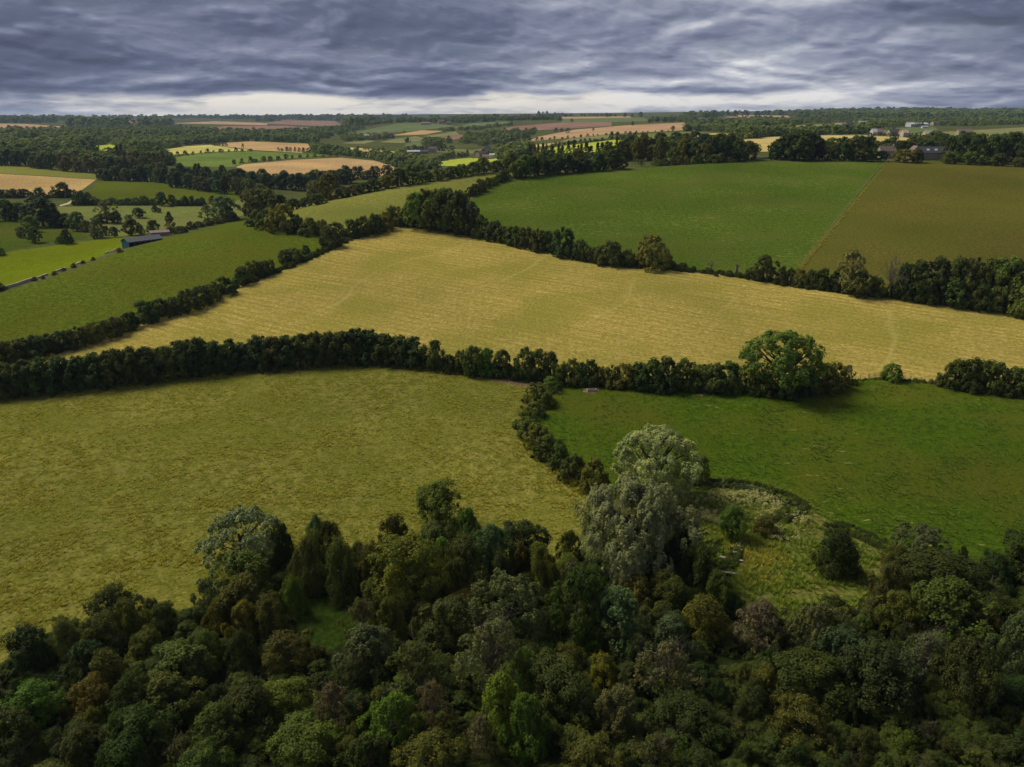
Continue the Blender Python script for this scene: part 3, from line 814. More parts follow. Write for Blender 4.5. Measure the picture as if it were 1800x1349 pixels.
    for s in range(3):
        proto('far_bush', 1.25, crown_mesh('crown', 221 + s, 'bush', 1.25, 0.0, 10, (.32, .48), 5, .45, 12, .30, lump=.25))
    for s in range(2):
        proto('far_conifer', 2.6, crown_mesh('crown', 231 + s, 'cone', 2.6, 0.05, 16, (.2, .34), 5, .42, 10, .24, lump=.2, up=-.1))
    # bare and dead trees
    proto('dead', 1.9, twig_mesh('branches', 301, 1.9, .35, 1.0, 9, 8, .03, DEADWOOD, .9, .07))
    proto('dead', 1.9, twig_mesh('branches', 302, 1.9, .35, 1.0, 7, 8, .03, TWIG, .9, .06))
    proto('snag', 2.0, twig_mesh('branches', 303, 2.0, .9, .5, 5, 3, .06, DEADWOOD, 1.2, .13))
    proto('snag', 2.0, twig_mesh('branches', 304, 2.0, 1.2, .3, 4, 3, .06, DEADWOOD, .8, .17))
make_protos()

# albedo of each sort of leaf, and the words for it
TINT = {
    'dark': ((.024, .031, .006), 'dark green'), 'deep': ((.018, .026, .006), 'blackish green'), 'mid': ((.036, .047, .008), 'mid green'),
    'green': ((.038, .062, .008), 'fresh green'), 'bright': ((.058, .086, .010), 'bright green'), 'olive': ((.046, .046, .008), 'olive'),
    'ochre': ((.050, .050, .009), 'ochre'), 'brown': ((.041, .043, .010), 'brownish'), 'grey': ((.050, .058, .020), 'grey-green'),
    'blue': ((.034, .050, .018), 'blue-green'), 'yellow': ((.062, .064, .008), 'yellowish'), 'silver': ((.086, .102, .038), 'silvery'), 'steel': ((.056, .076, .027), 'silvery'),
    'pale': ((.088, .100, .046), 'pale grey-green'), 'copper': ((.030, .011, .011), 'dark copper'), 'bare': ((.15, .13, .10), 'bare grey'),
    'bluedark': ((.024, .034, .014), 'dark bluish'), 'twiggy': ((.054, .051, .022), 'twiggy buff'),
}
WOODG = 'trees and bushes of the near wood'
CATNAME = {'oak': ('broadleaf_tree', 'tree', 'rounded tree'), 'ash': ('ash_tree', 'tree', 'feathery tree'), 'thin_ash': ('thin_ash_tree', 'tree', 'half-bare twiggy tree'),
           'scrub': ('scrub_bush', 'bush', 'bushy shrub'), 'sallow': ('sallow_tree', 'tree', 'fine-leaved domed tree'), 'weeping': ('willow_tree', 'tree', 'willow'),
           'crack': ('willow_tree', 'tree', 'willow'), 'great_oak': ('oak_tree', 'tree', 'oak'), 'hedge': ('hedge_tree', 'tree', 'hedge tree'),
           'bush': ('hedge_bush', 'bush', 'bush'), 'tree': ('field_tree', 'tree', 'leafy tree'), 'airy': ('airy_tree', 'tree', 'thin airy tree'),
           'poplar': ('poplar_tree', 'tree', 'narrow tall tree'), 'conifer': ('conifer_tree', 'tree', 'pointed conifer'), 'far': ('distant_tree', 'tree', 'tree'),
           'far_bush': ('distant_bush', 'bush', 'bush'), 'dead': ('dead_tree', 'tree', 'leafless branching tree'), 'snag': ('dead_snag', 'tree', 'broken dead trunk')}
RECORDS = []
LEAFGAIN = 3.7
_rng = random.Random(42)
def plant(kind, px, ytop, ybase, w, tint, group=None, label=None, var=None, deep=0.0, ground_pt=None):
    """one tree or bush standing where its foot is seen in the photograph"""
    P = ground1(px, ybase) if ground_pt is None else np.array(ground_pt, float)
    pr = PROTO[kind][(_rng.randrange(len(PROTO[kind])) if var is None else var) % len(PROTO[kind])]
    for _ in range(2):
        # the outline seen from above is that of an ellipsoid: find its height and where its stem stands
        m = mpp(P); R = w * m / 2; hh = (ybase - ytop) * m / 2
        dep = math.atan2(CAM_Z - P[2], math.hypot(P[0], P[1])); sn, cs = math.sin(dep), math.cos(dep)
        Hm = 2 * math.sqrt(max(hh * hh - (R * sn) ** 2 * 0.8, (0.36 * R) ** 2)) / cs
        if ground_pt is not None: break
        P = ground1(px, (ytop + ybase) / 2 + Hm / 2 * cs / m)
    col, word = TINT[tint]
    col = tuple(c * (LEAFGAIN if group != WOODG else 2.5) * _rng.uniform(.88, 1.13) for c in col)  # near wood leaves darkened: the dim foreground is put into their colour
    rot = _rng.uniform(0, 6.28)
    name, cat, noun = CATNAME[kind]
    sx = R / pr['R'] * _rng.uniform(.94, 1.06); sz = Hm / pr['H']
    if pr['trunk'] is None and pr['twigs'] is None:
        o = bpy.data.objects.new(name, pr['crown']); link(o); root = o
        o.color = (*col, 1)
    else:
        root = bpy.data.objects.new(name, None); link(root)
        root.empty_display_size = 0.3
        for part, me in (('crown', pr['crown']), ('trunk', pr['trunk']), ('bare_twigs', pr['twigs'])):
            if me is None: continue
            c = bpy.data.objects.new(part, me); link(c); c.parent = root
            c.color = (*col, 1)
    root.location = (P[0], P[1], P[2] - 0.03)
    root.rotation_euler = (0, 0, rot)
    if group == WOODG:      # crowded trees lean and grow lopsided
        root.rotation_euler = (_rng.uniform(-.13, .13), _rng.uniform(-.13, .13), rot)
        sx *= _rng.uniform(.86, 1.16)
    root.scale = (sx, (R / pr['R']) ** 2 / sx, sz)
    root['category'] = cat
    if group: root['group'] = group
    RECORDS.append(dict(o=root, px=px, y=ybase, d=float(np.hypot(P[0], P[1])), x=float(P[0]), yy=float(P[1]), R=R, group=group, label=label, word=word, noun=noun, kind=kind))
    return root

# ------------------------------------------------------------------ the near wood
def wood(kind, px, yt, yb, w, tint, label=None, var=None): plant(kind, px, yt, yb, w, tint, WOODG, label, var)
wood('sallow', 432, 897, 1000, 142, 'pale', 'pale grey-green domed willow at the meadow edge of the wood')
wood('scrub', 500, 925, 1000, 48, 'dark', 'dark bush tucked against the right flank of the pale domed willow')
wood('ash', 435, 962, 1048, 108, 'green', 'fresh green spreading tree just in front of the pale domed willow')
wood('ash', 432, 1010, 1098, 92, 'olive'); wood('sallow', 375, 1022, 1090, 54, 'grey'); wood('scrub', 535, 948, 1042, 62, 'brown')
wood('oak', 555, 910, 968, 30, 'blue'); wood('oak', 585, 916, 976, 40, 'dark'); wood('scrub', 560, 940, 1000, 46, 'olive')
wood('scrub', 602, 955, 1045, 80, 'ochre', 'rounded ochre-brown shrub above the small grassy clearing'); wood('scrub', 652, 958, 1050, 64, 'olive'); wood('scrub', 512, 1022, 1085, 44, 'green')
wood('scrub', 388, 1052, 1115, 54, 'olive'); wood('ash', 430, 1062, 1130, 52, 'yellow'); wood('scrub', 472, 1050, 1120, 66, 'brown')
wood('oak', 772, 853, 940, 94, 'mid', 'rounded mid-green tree standing highest where the wood juts into the meadow'); wood('scrub', 700, 912, 985, 64, 'dark'); wood('scrub', 762, 915, 975, 74, 'brown')
wood('ash', 815, 898, 965, 48, 'green'); wood('oak', 862, 928, 1022, 76, 'blue'); wood('oak', 922, 923, 1000, 82, 'deep')
wood('oak', 716, 948, 1068, 122, 'yellow', 'big clumpy yellow-olive tree in the middle of the wood', 1); wood('ash', 772, 946, 1000, 44, 'bright', 'small bright green sprig of a tree beside the clumpy yellow-olive tree'); wood('scrub', 822, 950, 1052, 78, 'brown')
wood('scrub', 882, 973, 1042, 54, 'brown'); wood('ash', 908, 955, 1020, 52, 'olive'); wood('scrub', 958, 958, 1040, 58, 'olive')
wood('scrub', 1000, 972, 1022, 58, 'yellow', 'yellow-leaved bush at the foot of the large silver willow'); wood('sallow', 1002, 988, 1042, 54, 'grey'); wood('sallow', 966, 998, 1045, 26, 'grey')
wood('sallow', 902, 1013, 1130, 126, 'grey', 'large fine-leaved grey-green dome in the centre of the wood', 0); wood('scrub', 1000, 1010, 1140, 102, 'dark'); wood('scrub', 792, 1048, 1140, 116, 'brown')
wood('scrub', 692, 1052, 1130, 64, 'olive'); wood('thin_ash', 640, 1062, 1130, 64, 'brown'); wood('ash', 642, 1093, 1185, 96, 'grey')
wood('thin_ash', 732, 1125, 1212, 92, 'mid'); wood('thin_ash', 852, 1105, 1232, 116, 'grey'); wood('scrub', 512, 1108, 1182, 96, 'olive')
wood('scrub', 500, 1188, 1270, 118, 'yellow'); wood('ash', 682, 1223, 1322, 94, 'bright', 'bright green leafy tree low in the wood among duller twiggy trees'); wood('thin_ash', 592, 1203, 1285, 74, 'twiggy')
wood('thin_ash', 762, 1213, 1302, 66, 'twiggy'); wood('ash', 884, 1186, 1310, 88, 'bright'); wood('oak', 540, 1266, 1360, 124, 'mid')
wood('thin_ash', 842, 1262, 1345, 66, 'twiggy'); wood('oak', 762, 1296, 1390, 106, 'olive'); wood('ash', 650, 1298, 1385, 94, 'dark')
wood('ash', 1086, 1038, 1145, 106, 'grey'); wood('ash', 1182, 1083, 1172, 86, 'blue'); wood('scrub', 1232, 1048, 1130, 94, 'olive')
wood('scrub', 1122, 1012, 1070, 64, 'olive'); wood('ash', 1040, 998, 1060, 54, 'green'); wood('scrub', 1182, 1018, 1082, 74, 'mid')
wood('scrub', 1000, 1133, 1192, 66, 'ochre'); wood('scrub', 1062, 1157, 1222, 66, 'yellow'); wood('thin_ash', 1170, 1140, 1246, 104, 'twiggy', 'wide half-bare twiggy tree with buff branches in the lower wood')
wood('oak', 992, 1158, 1262, 116, 'dark'); wood('ash', 922, 1146, 1215, 66, 'bright'); wood('ash', 932, 1226, 1345, 88, 'green')
wood('dead', 1010, 1218, 1285, 40, 'bare', 'thin bare stems standing in a gap of the wood', 0); wood('ash', 1082, 1212, 1305, 76, 'grey'); wood('oak', 1042, 1300, 1390, 96, 'ochre')
wood('thin_ash', 1152, 1296, 1385, 94, 'olive'); wood('thin_ash', 1122, 1117, 1175, 44, 'grey'); wood('oak', 1202, 1216, 1305, 116, 'dark')
wood('scrub', 1152, 952, 1020, 96, 'dark'); wood('scrub', 1196, 932, 1010, 86, 'deep'); wood('scrub', 1226, 962, 1045, 82, 'dark'); wood('scrub', 1000, 938, 992, 46, 'dark')
wood('scrub', 1160, 1000, 1062, 70, 'olive'); wood('scrub', 1262, 1010, 1075, 56, 'mid')
wood('scrub', 1465, 934, 1012, 80, 'dark', 'round dark bush standing alone in the marsh beside the brook'); wood('oak', 1287, 893, 952, 48, 'green', 'upright green shrub among the cream flowers'); wood('scrub', 1345, 904, 940, 44, 'ochre', 'low olive-brown bush between the flowers and the brook')
wood('sallow', 1612, 922, 990, 104, 'grey'); wood('scrub', 1568, 955, 1000, 48, 'olive'); wood('scrub', 1690, 960, 990, 18, 'deep')
wood('scrub', 1742, 972, 1035, 86, 'deep'); wood('oak', 1795, 936, 1030, 96, 'dark'); wood('oak', 1642, 968, 1055, 114, 'dark')
wood('ash', 1662, 1016, 1128, 150, 'mid', 'broad green tree spreading over the dark right side of the wood'); wood('scrub', 1560, 988, 1065, 66, 'brown'); wood('scrub', 1572, 1040, 1112, 84, 'olive')
wood('sallow', 1432, 1063, 1152, 96, 'grey'); wood('thin_ash', 1330, 1062, 1152, 100, 'twiggy', 'pale twiggy tree at the lower edge of the marsh'); wood('sallow', 1482, 1106, 1205, 116, 'bluedark')
wood('thin_ash', 1622, 1112, 1205, 100, 'twiggy', 'wide half-bare tree with pale twigs among the dark crowns at lower right'); wood('ash', 1765, 1066, 1192, 76, 'grey'); wood('oak', 1692, 1138, 1260, 96, 'dark')
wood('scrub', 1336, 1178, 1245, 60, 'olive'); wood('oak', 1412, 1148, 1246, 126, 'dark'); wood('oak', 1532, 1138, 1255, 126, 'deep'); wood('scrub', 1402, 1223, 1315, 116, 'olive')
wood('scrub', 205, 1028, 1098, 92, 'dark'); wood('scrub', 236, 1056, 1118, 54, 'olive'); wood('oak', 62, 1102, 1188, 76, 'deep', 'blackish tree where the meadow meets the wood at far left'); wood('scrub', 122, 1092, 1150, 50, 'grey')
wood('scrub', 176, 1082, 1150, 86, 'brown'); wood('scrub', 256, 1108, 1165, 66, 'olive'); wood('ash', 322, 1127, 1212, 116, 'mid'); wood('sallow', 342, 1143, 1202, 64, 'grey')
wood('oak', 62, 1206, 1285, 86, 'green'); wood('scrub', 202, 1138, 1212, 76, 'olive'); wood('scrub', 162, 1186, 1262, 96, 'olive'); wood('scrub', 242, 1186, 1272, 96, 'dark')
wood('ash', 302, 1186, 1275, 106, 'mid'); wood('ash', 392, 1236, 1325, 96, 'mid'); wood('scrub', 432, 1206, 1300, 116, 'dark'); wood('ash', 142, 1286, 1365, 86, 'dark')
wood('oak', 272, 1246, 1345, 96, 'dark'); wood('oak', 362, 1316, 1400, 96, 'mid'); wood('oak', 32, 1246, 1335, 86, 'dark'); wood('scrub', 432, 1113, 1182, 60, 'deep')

def wood_fill():
    """smaller trees and bushes that close the gaps between the listed crowns"""
    poly = np.array([(-20, 1195), (60, 1150), (180, 1085), (270, 1090), (390, 1030), (430, 985), (560, 985), (680, 960), (800, 960), (950, 990), (1010, 1015), (1150, 980), (1240, 980), (1270, 1060), (1310, 1085),
                     (1490, 1090), (1560, 1030), (1700, 1030), (1830, 1000), (1830, 1420), (-20, 1420)], float)
    rng = random.Random(8)
    have = [(r['x'], r['yy'], r['R']) for r in RECORDS]
    n = 0
    for _ in range(9000):
        px, py = rng.uniform(-20, 1830), rng.uniform(960, 1470)
        if not inside(poly, np.array([px]), np.array([min(py, 1419)]))[0]: continue
        if 515 < px < 640 and 1045 < py < 1150: continue
        P = ground1(px, py)
        R = rng.choice([rng.uniform(1.3, 2.2), rng.uniform(2.0, 3.6)])
        if any((P[0] - a) ** 2 + (P[1] - b) ** 2 < (0.62 * (R + c)) ** 2 for a, b, c in have): continue
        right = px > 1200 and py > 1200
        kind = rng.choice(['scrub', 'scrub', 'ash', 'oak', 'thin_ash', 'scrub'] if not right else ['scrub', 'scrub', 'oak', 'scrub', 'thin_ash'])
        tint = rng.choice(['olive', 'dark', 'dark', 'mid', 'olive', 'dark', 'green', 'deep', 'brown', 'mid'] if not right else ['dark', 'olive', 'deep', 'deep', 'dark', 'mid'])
        if py > 1180 and rng.random() < .55: tint = rng.choice(['deep', 'dark', 'deep'])  # lower crowns take darker leaf colours: dimness towards the bottom edge painted in
        m = mpp(P)
        hpx = R * rng.uniform(1.5, 2.3) / m * 0.72 + 10
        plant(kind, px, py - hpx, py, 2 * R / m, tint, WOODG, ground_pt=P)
        have.append((P[0], P[1], R)); n += 1
        if n >= 215: break
    print('wood fill', n)
wood_fill()

# ------------------------------------------------------------------ silver willows by the marsh
WIL = 'willows by the marsh'
plant('weeping', 1108, 850, 1012, 192, 'steel', WIL, 'large silver weeping willow in front, with drooping curtains of leaves', 0)
plant('crack', 1149, 757, 884, 146, 'silver', WIL, 'rounded silver willow standing just behind the large weeping willow', 0)
plant('sallow', 1214, 806, 852, 32, 'silver', WIL, 'small silver willow bush beside the rounded silver willow')
plant('scrub', 1234, 803, 846, 26, 'brown', None, 'small brownish bush where the brook meets the pasture')

# ------------------------------------------------------------------ hedges of the near fields
def hedge(group, where, items, kind='hedge', tints=('dark', 'deep', 'dark', 'mid'), **named):
    """items: (x, top, base, width[, tint[, label[, kind]]]) in order from the left"""
    rr = random.Random(len(group) * 7 + len(items))
    for it in items:
        x, yt, yb, w = it[:4]
        tint = it[4] if len(it) > 4 and it[4] else rr.choice(tints)
        lab = it[5] if len(it) > 5 else None
        kd = it[6] if len(it) > 6 else kind
        r = plant(kd, x, yt, yb, w * (1.22 if kd == 'bush' else 1.0), tint, group, lab)
        RECORDS[-1]['where'] = where

G1 = 'trees of the tall hedge above the near meadow'
xs = [(-18, 640, 696), (14, 640, 696), (46, 634, 692), (80, 630, 690), (112, 628, 686), (142, 628, 682), (172, 622, 680), (204, 616, 676), (232, 612, 672), (262, 612, 668), (292, 610, 664),
      (322, 600, 660), (350, 596, 658), (378, 602, 655), (406, 598, 650), (432, 606, 648), (456, 592, 648), (482, 594, 646), (506, 592, 644), (532, 588, 642), (556, 586, 640), (580, 586, 640), (604, 584, 638), (628, 580, 636), (650, 582, 637),
      (676, 588, 638), (702, 592, 640), (726, 594, 642)]
hedge(G1, 'in the tall dark hedge above the near meadow', [(x, t, b, 54) for x, t, b in xs], tints=('deep', 'dark', 'deep'))
hedge(G1, 'in the second rank of the tall hedge', [((a[0] + b[0]) / 2, (a[1] + b[1]) / 2 + 7, (a[2] + b[2]) / 2 - 4, 50) for a, b in zip(xs, xs[1:])], tints=('deep', 'dark', 'deep', 'mid'))
hedge(G1, 'in the tall dark hedge above the near meadow', [
    (764, 600, 648, 38, 'dark', 'neat round-topped hedge tree standing apart at the end of the tall hedge'), (790, 624, 654, 24, 'dark', None, 'bush'), (812, 618, 656, 30, 'dark', None, 'bush'),
    (832, 610, 660, 40, 'mid'), (856, 614, 660, 34, 'green', 'fresh green hedge tree between two dark ones near the bare ground'), (884, 616, 663, 38, 'dark'), (922, 613, 666, 44, 'dark'), (948, 616, 668, 40, 'dark'), (968, 620, 668, 30, 'dark')])
G2 = 'bushes of the hedge between hay field and pasture'
hedge(G2, 'in the hedge between hay field and pasture', [
    (988, 640, 676, 34), (1004, 632, 674, 36), (1022, 640, 674, 30), (1036, 634, 676, 34), (1056, 646, 676, 28, 'olive'), (1076, 644, 678, 34, 'olive'), (1100, 640, 680, 38), (1124, 640, 682, 38), (1146, 634, 684, 44), (1172, 630, 684, 48), (1200, 632, 684, 46),
    (1228, 642, 684, 40, 'mid'), (1252, 640, 686, 44, 'dark'), (1280, 638, 686, 52), (1308, 644, 688, 44), (1336, 652, 690, 40), (1362, 655, 694, 50), (1392, 655, 696, 50), (1420, 645, 690, 44), (1446, 638, 688, 50, 'olive'), (1470, 640, 682, 38, 'olive'),
    (1490, 642, 672, 26, 'twiggy', 'half-bare buff bush at the end of the hedge near the field gate', 'airy')], 'bush', ('dark', 'olive', 'mid', 'dark', 'deep'))
plant('great_oak', 1372, 586, 696, 122, 'mid', None, 'great spreading oak rising out of the hedge between hay field and pasture', 0)
G3 = 'bushes beyond the field gate'
hedge(G3, 'in the hedge right of the field gate', [
    (1567, 639, 668, 30, 'green', 'single round green bush beside the field gate'), (1676, 633, 680, 44), (1700, 632, 684, 46), (1726, 634, 686, 46), (1752, 640, 688, 44), (1780, 646, 692, 46), (1806, 648, 696, 46)], 'bush', ('dark', 'mid', 'dark'))
G4 = 'bushes dividing near meadow from pasture'
hedge(G4, 'in the line dividing near meadow from pasture', [
    (968, 662, 686, 30), (945, 674, 708, 40), (958, 690, 716, 26), (938, 706, 734, 34), (926, 722, 756, 36), (932, 736, 770, 38), (946, 746, 786, 42), (964, 764, 808, 46), (984, 782, 822, 34), (1008, 800, 846, 40), (1044, 806, 862, 44, 'olive')], 'bush', ('mid', 'olive', 'dark', 'mid'))
G5 = 'bushes of the hedge left of the hay field'
hedge(G5, 'in the hedge left of the hay field', [
    (-10, 602, 640, 36), (16, 600, 636, 38), (40, 596, 630, 36), (64, 590, 626, 38), (88, 588, 620, 36), (112, 582, 614, 36), (138, 576, 608, 38), (160, 570, 602, 34), (182, 564, 596, 34), (204, 558, 588, 34), (228, 550, 578, 30),
    (258, 530, 566, 40), (282, 526, 558, 36), (306, 524, 552, 34), (330, 510, 546, 40), (354, 504, 536, 34), (374, 500, 528, 28), (393, 488, 518, 36), (427, 470, 499, 30), (448, 460, 488, 30), (464, 460, 484, 26), (476, 458, 480, 18),
    (502, 440, 463, 28), (518, 437, 460, 28), (538, 432, 447, 14), (583, 402, 434, 32)], 'bush', ('dark', 'deep', 'olive', 'dark'))
G6 = 'bushes between hill pasture and hill meadow'
hedge(G6, 'in the hedge between hill pasture and hill meadow', [
    (452, 370, 396, 32), (474, 368, 400, 38), (498, 362, 406, 46, 'olive'), (522, 380, 408, 34), (544, 384, 412, 32), (566, 388, 412, 30), (590, 392, 414, 34), (620, 388, 416, 28), (640, 382, 414, 32), (660, 378, 410, 30), (678, 374, 404, 28), (692, 364, 396, 30)], 'bush', ('dark', 'olive', 'dark'))
G7 = 'tall trees in the corner above the hay field'
hedge(G7, 'in the tall clump above the hay field corner', [
    (718, 362, 398, 30), (734, 342, 402, 48, 'mid'), (758, 336, 404, 52, 'mid'), (784, 336, 408, 54), (806, 340, 412, 50, 'dark'), (826, 356, 414, 40, 'bluedark')], 'tree', ('mid', 'dark'))
G8 = 'bushes between hay field and hilltop pasture'
hedge(G8, 'in the hedge between hay field and hilltop pasture', [
    (844, 380, 417, 30), (870, 390, 422, 32), (888, 400, 426, 24), (904, 400, 430, 32), (926, 402, 436, 34), (946, 406, 440, 32), (962, 408, 442, 26), (990, 404, 448, 44, 'deep'), (1020, 424, 457, 34), (1044, 436, 460, 24), (1056, 434, 462, 24),
    (1075, 426, 466, 42), (1104, 440, 468, 28), (1146, 416, 469, 60, 'olive', 'largest rounded bush below the hilltop pasture, at the end of its hedge'), (1180, 458, 470, 18), (1200, 462, 473, 18)], 'bush', ('dark', 'mid', 'dark', 'deep'))
plant('snag', 1249, 456, 480, 24, 'bare', None, 'pale broken dead trunk with one arm below the hilltop pasture', 0)
plant('snag', 1294, 463, 484, 12, 'bare', None, 'short pale dead stump right of the broken dead trunk', 1)
G9 = 'trees and bushes below the brown field'
hedge(G9, 'in the hedge below the brown field', [
    (1322, 470, 490, 24), (1341, 450, 494, 42, 'dark', None, 'tree'), (1374, 470, 498, 18), (1388, 472, 499, 18), (1406, 474, 502, 28, 'olive'), (1426, 476, 504, 28), (1444, 474, 508, 30), (1466, 480, 510, 26),
    (1492, 442, 518, 62, 'twiggy', 'thin airy half-bare tree in the hedge below the brown field', 'airy'), (1512, 478, 520, 46, 'dark'), (1540, 490, 520, 30),
    (1562, 452, 524, 56, 'bare', 'pale dead branching tree at the start of the small copse', 'dead'),
    (1588, 466, 522, 44), (1612, 462, 526, 48), (1642, 456, 528, 56), (1676, 456, 530, 56), (1706, 458, 534, 54), (1734, 458, 538, 54), (1762, 458, 542, 54), (1790, 462, 548, 54),
    (1628, 484, 530, 46, 'deep'), (1672, 490, 536, 52, 'dark'), (1722, 500, 542, 46, 'deep'), (1758, 504, 548, 44), (1800, 500, 556, 50, 'mid')], 'bush', ('dark', 'mid', 'deep', 'dark'))

# ------------------------------------------------------------------ hilltop: hedge, copse and plantation
def line(group, where, pts, n, w, h, kind, tints, jit=1.5, jw=.25):
    """n plants along a traced line; w, h = (first, last) in photograph pixels"""
    rr = random.Random(n * 31 + int(pts[0][0]))
    pts = np.array(pts, float)
    seg = np.r_[0, np.cumsum(np.hypot(*np.diff(pts, axis=0).T))]
    for i in range(n):
        s = (i + .5 + rr.uniform(-.2, .2)) / n * seg[-1]
        x = np.interp(s, seg, pts[:, 0]); y = np.interp(s, seg, pts[:, 1]) + rr.uniform(-jit, jit) * .4
        f = s / seg[-1]
        ww = (w[0] + (w[1] - w[0]) * f) * rr.uniform(1 - jw, 1 + jw); hh = (h[0] + (h[1] - h[0]) * f) * rr.uniform(1 - jw, 1 + jw)
        plant(kind, x + rr.uniform(-jit, jit), y - hh, y, ww, rr.choice(tints), group)
        RECORDS[-1]['where'] = where
line('bushes between hill meadow and hilltop pasture', 'in the hedge curving between hill meadow and hilltop pasture', [(826, 346), (846, 337), (870, 324), (893, 314)], 10, (16, 16), (17, 18), 'bush', ('dark', 'olive', 'dark'), 1)
line('trees of the copse behind the hilltop pasture', 'in the dark copse behind the hilltop pasture', [(896, 314), (960, 307), (1040, 301), (1096, 297)], 17, (30, 24), (30, 26), 'tree', ('dark', 'mid', 'deep'), 2)
line('trees of the copse behind the hilltop pasture', 'in the dark copse behind the hilltop pasture', [(890, 302), (960, 292), (1020, 288)], 9, (26, 24), (26, 22), 'tree', ('dark', 'olive', 'mid'), 2)
line('conifers of the plantation', 'in the plantation behind the copse', [(925, 290), (1000, 284), (1060, 282), (1130, 282)], 24, (13, 16), (26, 34), 'conifer', ('dark', 'deep', 'bluedark', 'olive'), 2)
line('trees along the hilltop lane', 'in the wood along the hilltop lane', [(1060, 286), (1120, 284), (1200, 284), (1262, 284), (1318, 282)], 20, (24, 30), (32, 34), 'tree', ('dark', 'deep', 'mid', 'dark', 'olive'), 3)
plant('tree', 1103, 262, 283, 20, 'ochre', 'trees along the hilltop lane', 'rusty ochre tree among dark ones along the hilltop lane')
line('trees along the hilltop lane', 'in the wood along the hilltop lane', [(1090, 268), (1180, 262), (1290, 264)], 13, (26, 26), (24, 24), 'tree', ('dark', 'bluedark', 'mid'), 3)
line('bushes along the hilltop lane', 'in the low hedge along the hilltop lane', [(1152, 292), (1200, 289), (1250, 287), (1300, 284)], 12, (17, 16), (13, 13), 'bush', ('dark', 'olive', 'mid'), 1)
plant('airy', 1127, 281, 293, 12, 'twiggy', None, 'lone sparse bush in the gap beside the copse')
G10 = 'trees round the farm on the hilltop'
hedge(G10, 'round the hilltop farm', [
    (1362, 252, 281, 26), (1382, 240, 281, 44), (1404, 234, 281, 62, 'deep', 'tallest dark tree of the group on the hilltop, left of the farm'), (1424, 240, 281, 44), (1398, 252, 283, 36, 'mid'), (1418, 250, 283, 20, 'mid'), (1440, 254, 282, 20, 'copper', 'dark copper-leaved tree beside the tallest hilltop tree'),
    (1456, 264, 283, 24), (1468, 256, 283, 14), (1482, 252, 283, 26), (1500, 246, 283, 34), (1516, 242, 283, 36), (1508, 262, 284, 30, 'olive'), (1532, 262, 284, 24, 'mid'), (1548, 266, 284, 22),
    (1590, 264, 286, 40, 'olive'), (1612, 264, 286, 26), (1668, 268, 288, 32, 'mid'), (1706, 268, 290, 32, 'mid'), (1730, 276, 290, 24), (1754, 272, 292, 34), (1790, 278, 294, 22, 'olive'),
    (1668, 244, 284, 26), (1690, 240, 286, 34), (1716, 240, 288, 34, 'deep'), (1744, 242, 288, 36), (1766, 246, 288, 28), (1780, 236, 286, 34, 'deep'), (1800, 240, 290, 34)], 'tree', ('dark', 'deep', 'dark'))
line(G10, 'behind the hilltop farm', [(1560, 268), (1620, 262), (1680, 262)], 8, (26, 30), (14, 16), 'tree', ('bluedark', 'mid', 'dark'), 2)

# ------------------------------------------------------------------ valley on the left
G11 = 'trees in the valley pastures'
hedge(G11, 'in the valley pastures', [
    (10, 352, 388, 40), (32, 358, 386, 40), (48, 362, 390, 26), (76, 349, 398, 58, 'deep', 'biggest dark tree in the valley, left of the river pasture'), (110, 376, 400, 34, 'deep'), (96, 366, 398, 30), (56, 380, 408, 28, 'mid'), (38, 399, 418, 18, 'olive'), (62, 400, 427, 24, 'dark'), (118, 404, 430, 20, 'dark'), (106, 416, 429, 16), (122, 416, 428, 16),
    (136, 374, 406, 28), (152, 388, 408, 20, 'olive'), (172, 386, 419, 26, 'grey'), (186, 398, 414, 14), (189, 353, 392, 34, 'grey', 'pale airy tree standing in the river pasture', 'airy'), (206, 372, 393, 22), (178, 377, 392, 28, 'deep'), (245, 366, 383, 20, 'deep'), (272, 361, 373, 11), (280, 366, 374, 8), (228, 378, 395, 14, 'grey'), (232, 386, 414, 26), (248, 396, 412, 14), (202, 399, 417, 16), (270, 388, 410, 20),
    (2, 436, 449, 18), (0, 497, 512, 22, 'deep')], 'tree', ('dark', 'deep', 'mid'))
plant('poplar', 301, 374, 412, 15, 'dark', G11, 'narrow tall dark tree behind the low shed')
hedge('bushes along the crest of the hill pasture', 'along the crest of the hill pasture', [
    (318, 398, 410, 22), (336, 390, 404, 14), (350, 390, 400, 16), (366, 384, 397, 16), (382, 380, 394, 16, 'brown'), (400, 378, 390, 18), (414, 378, 388, 14, 'brown'), (264, 414, 424, 14), (256, 418, 426, 10)], 'bush', ('dark', 'olive'))
hedge(G11, 'behind the crest of the hill pasture', [(398, 346, 388, 44, 'grey', 'big grey-green tree rising behind the crest of the hill pasture'), (366, 362, 388, 34, 'grey', None, 'airy'), (376, 345, 362, 14)], 'tree')
hedge('bushes of the hedge across the valley', 'in the hedge across the valley', [
    (142, 337, 361, 22), (155, 340, 361, 24), (171, 350, 361, 16), (184, 351, 361, 18), (198, 348, 361, 16), (212, 351, 361, 16), (226, 349, 361, 18), (240, 348, 361, 18), (254, 345, 361, 16), (268, 350, 361, 14), (284, 339, 362, 20, 'deep', None, 'tree'), (302, 343, 362, 16, 'dark', None, 'tree'), (316, 352, 362, 14), (326, 346, 362, 14), (338, 346, 362, 12), (348, 350, 362, 12), (356, 348, 362, 12), (301, 357, 364, 8, 'brown')], 'bush', ('dark', 'deep', 'bluedark'))
hedge('bushes below the wheat field', 'below the wheat field on the far left', [
    (6, 334, 348, 22), (24, 333, 348, 22), (42, 333, 347, 24), (70, 331, 349, 20, 'deep'), (98, 334, 347, 22), (112, 322, 347, 28, 'dark', None, 'tree'), (126, 334, 347, 18)], 'bush', ('dark', 'deep'))
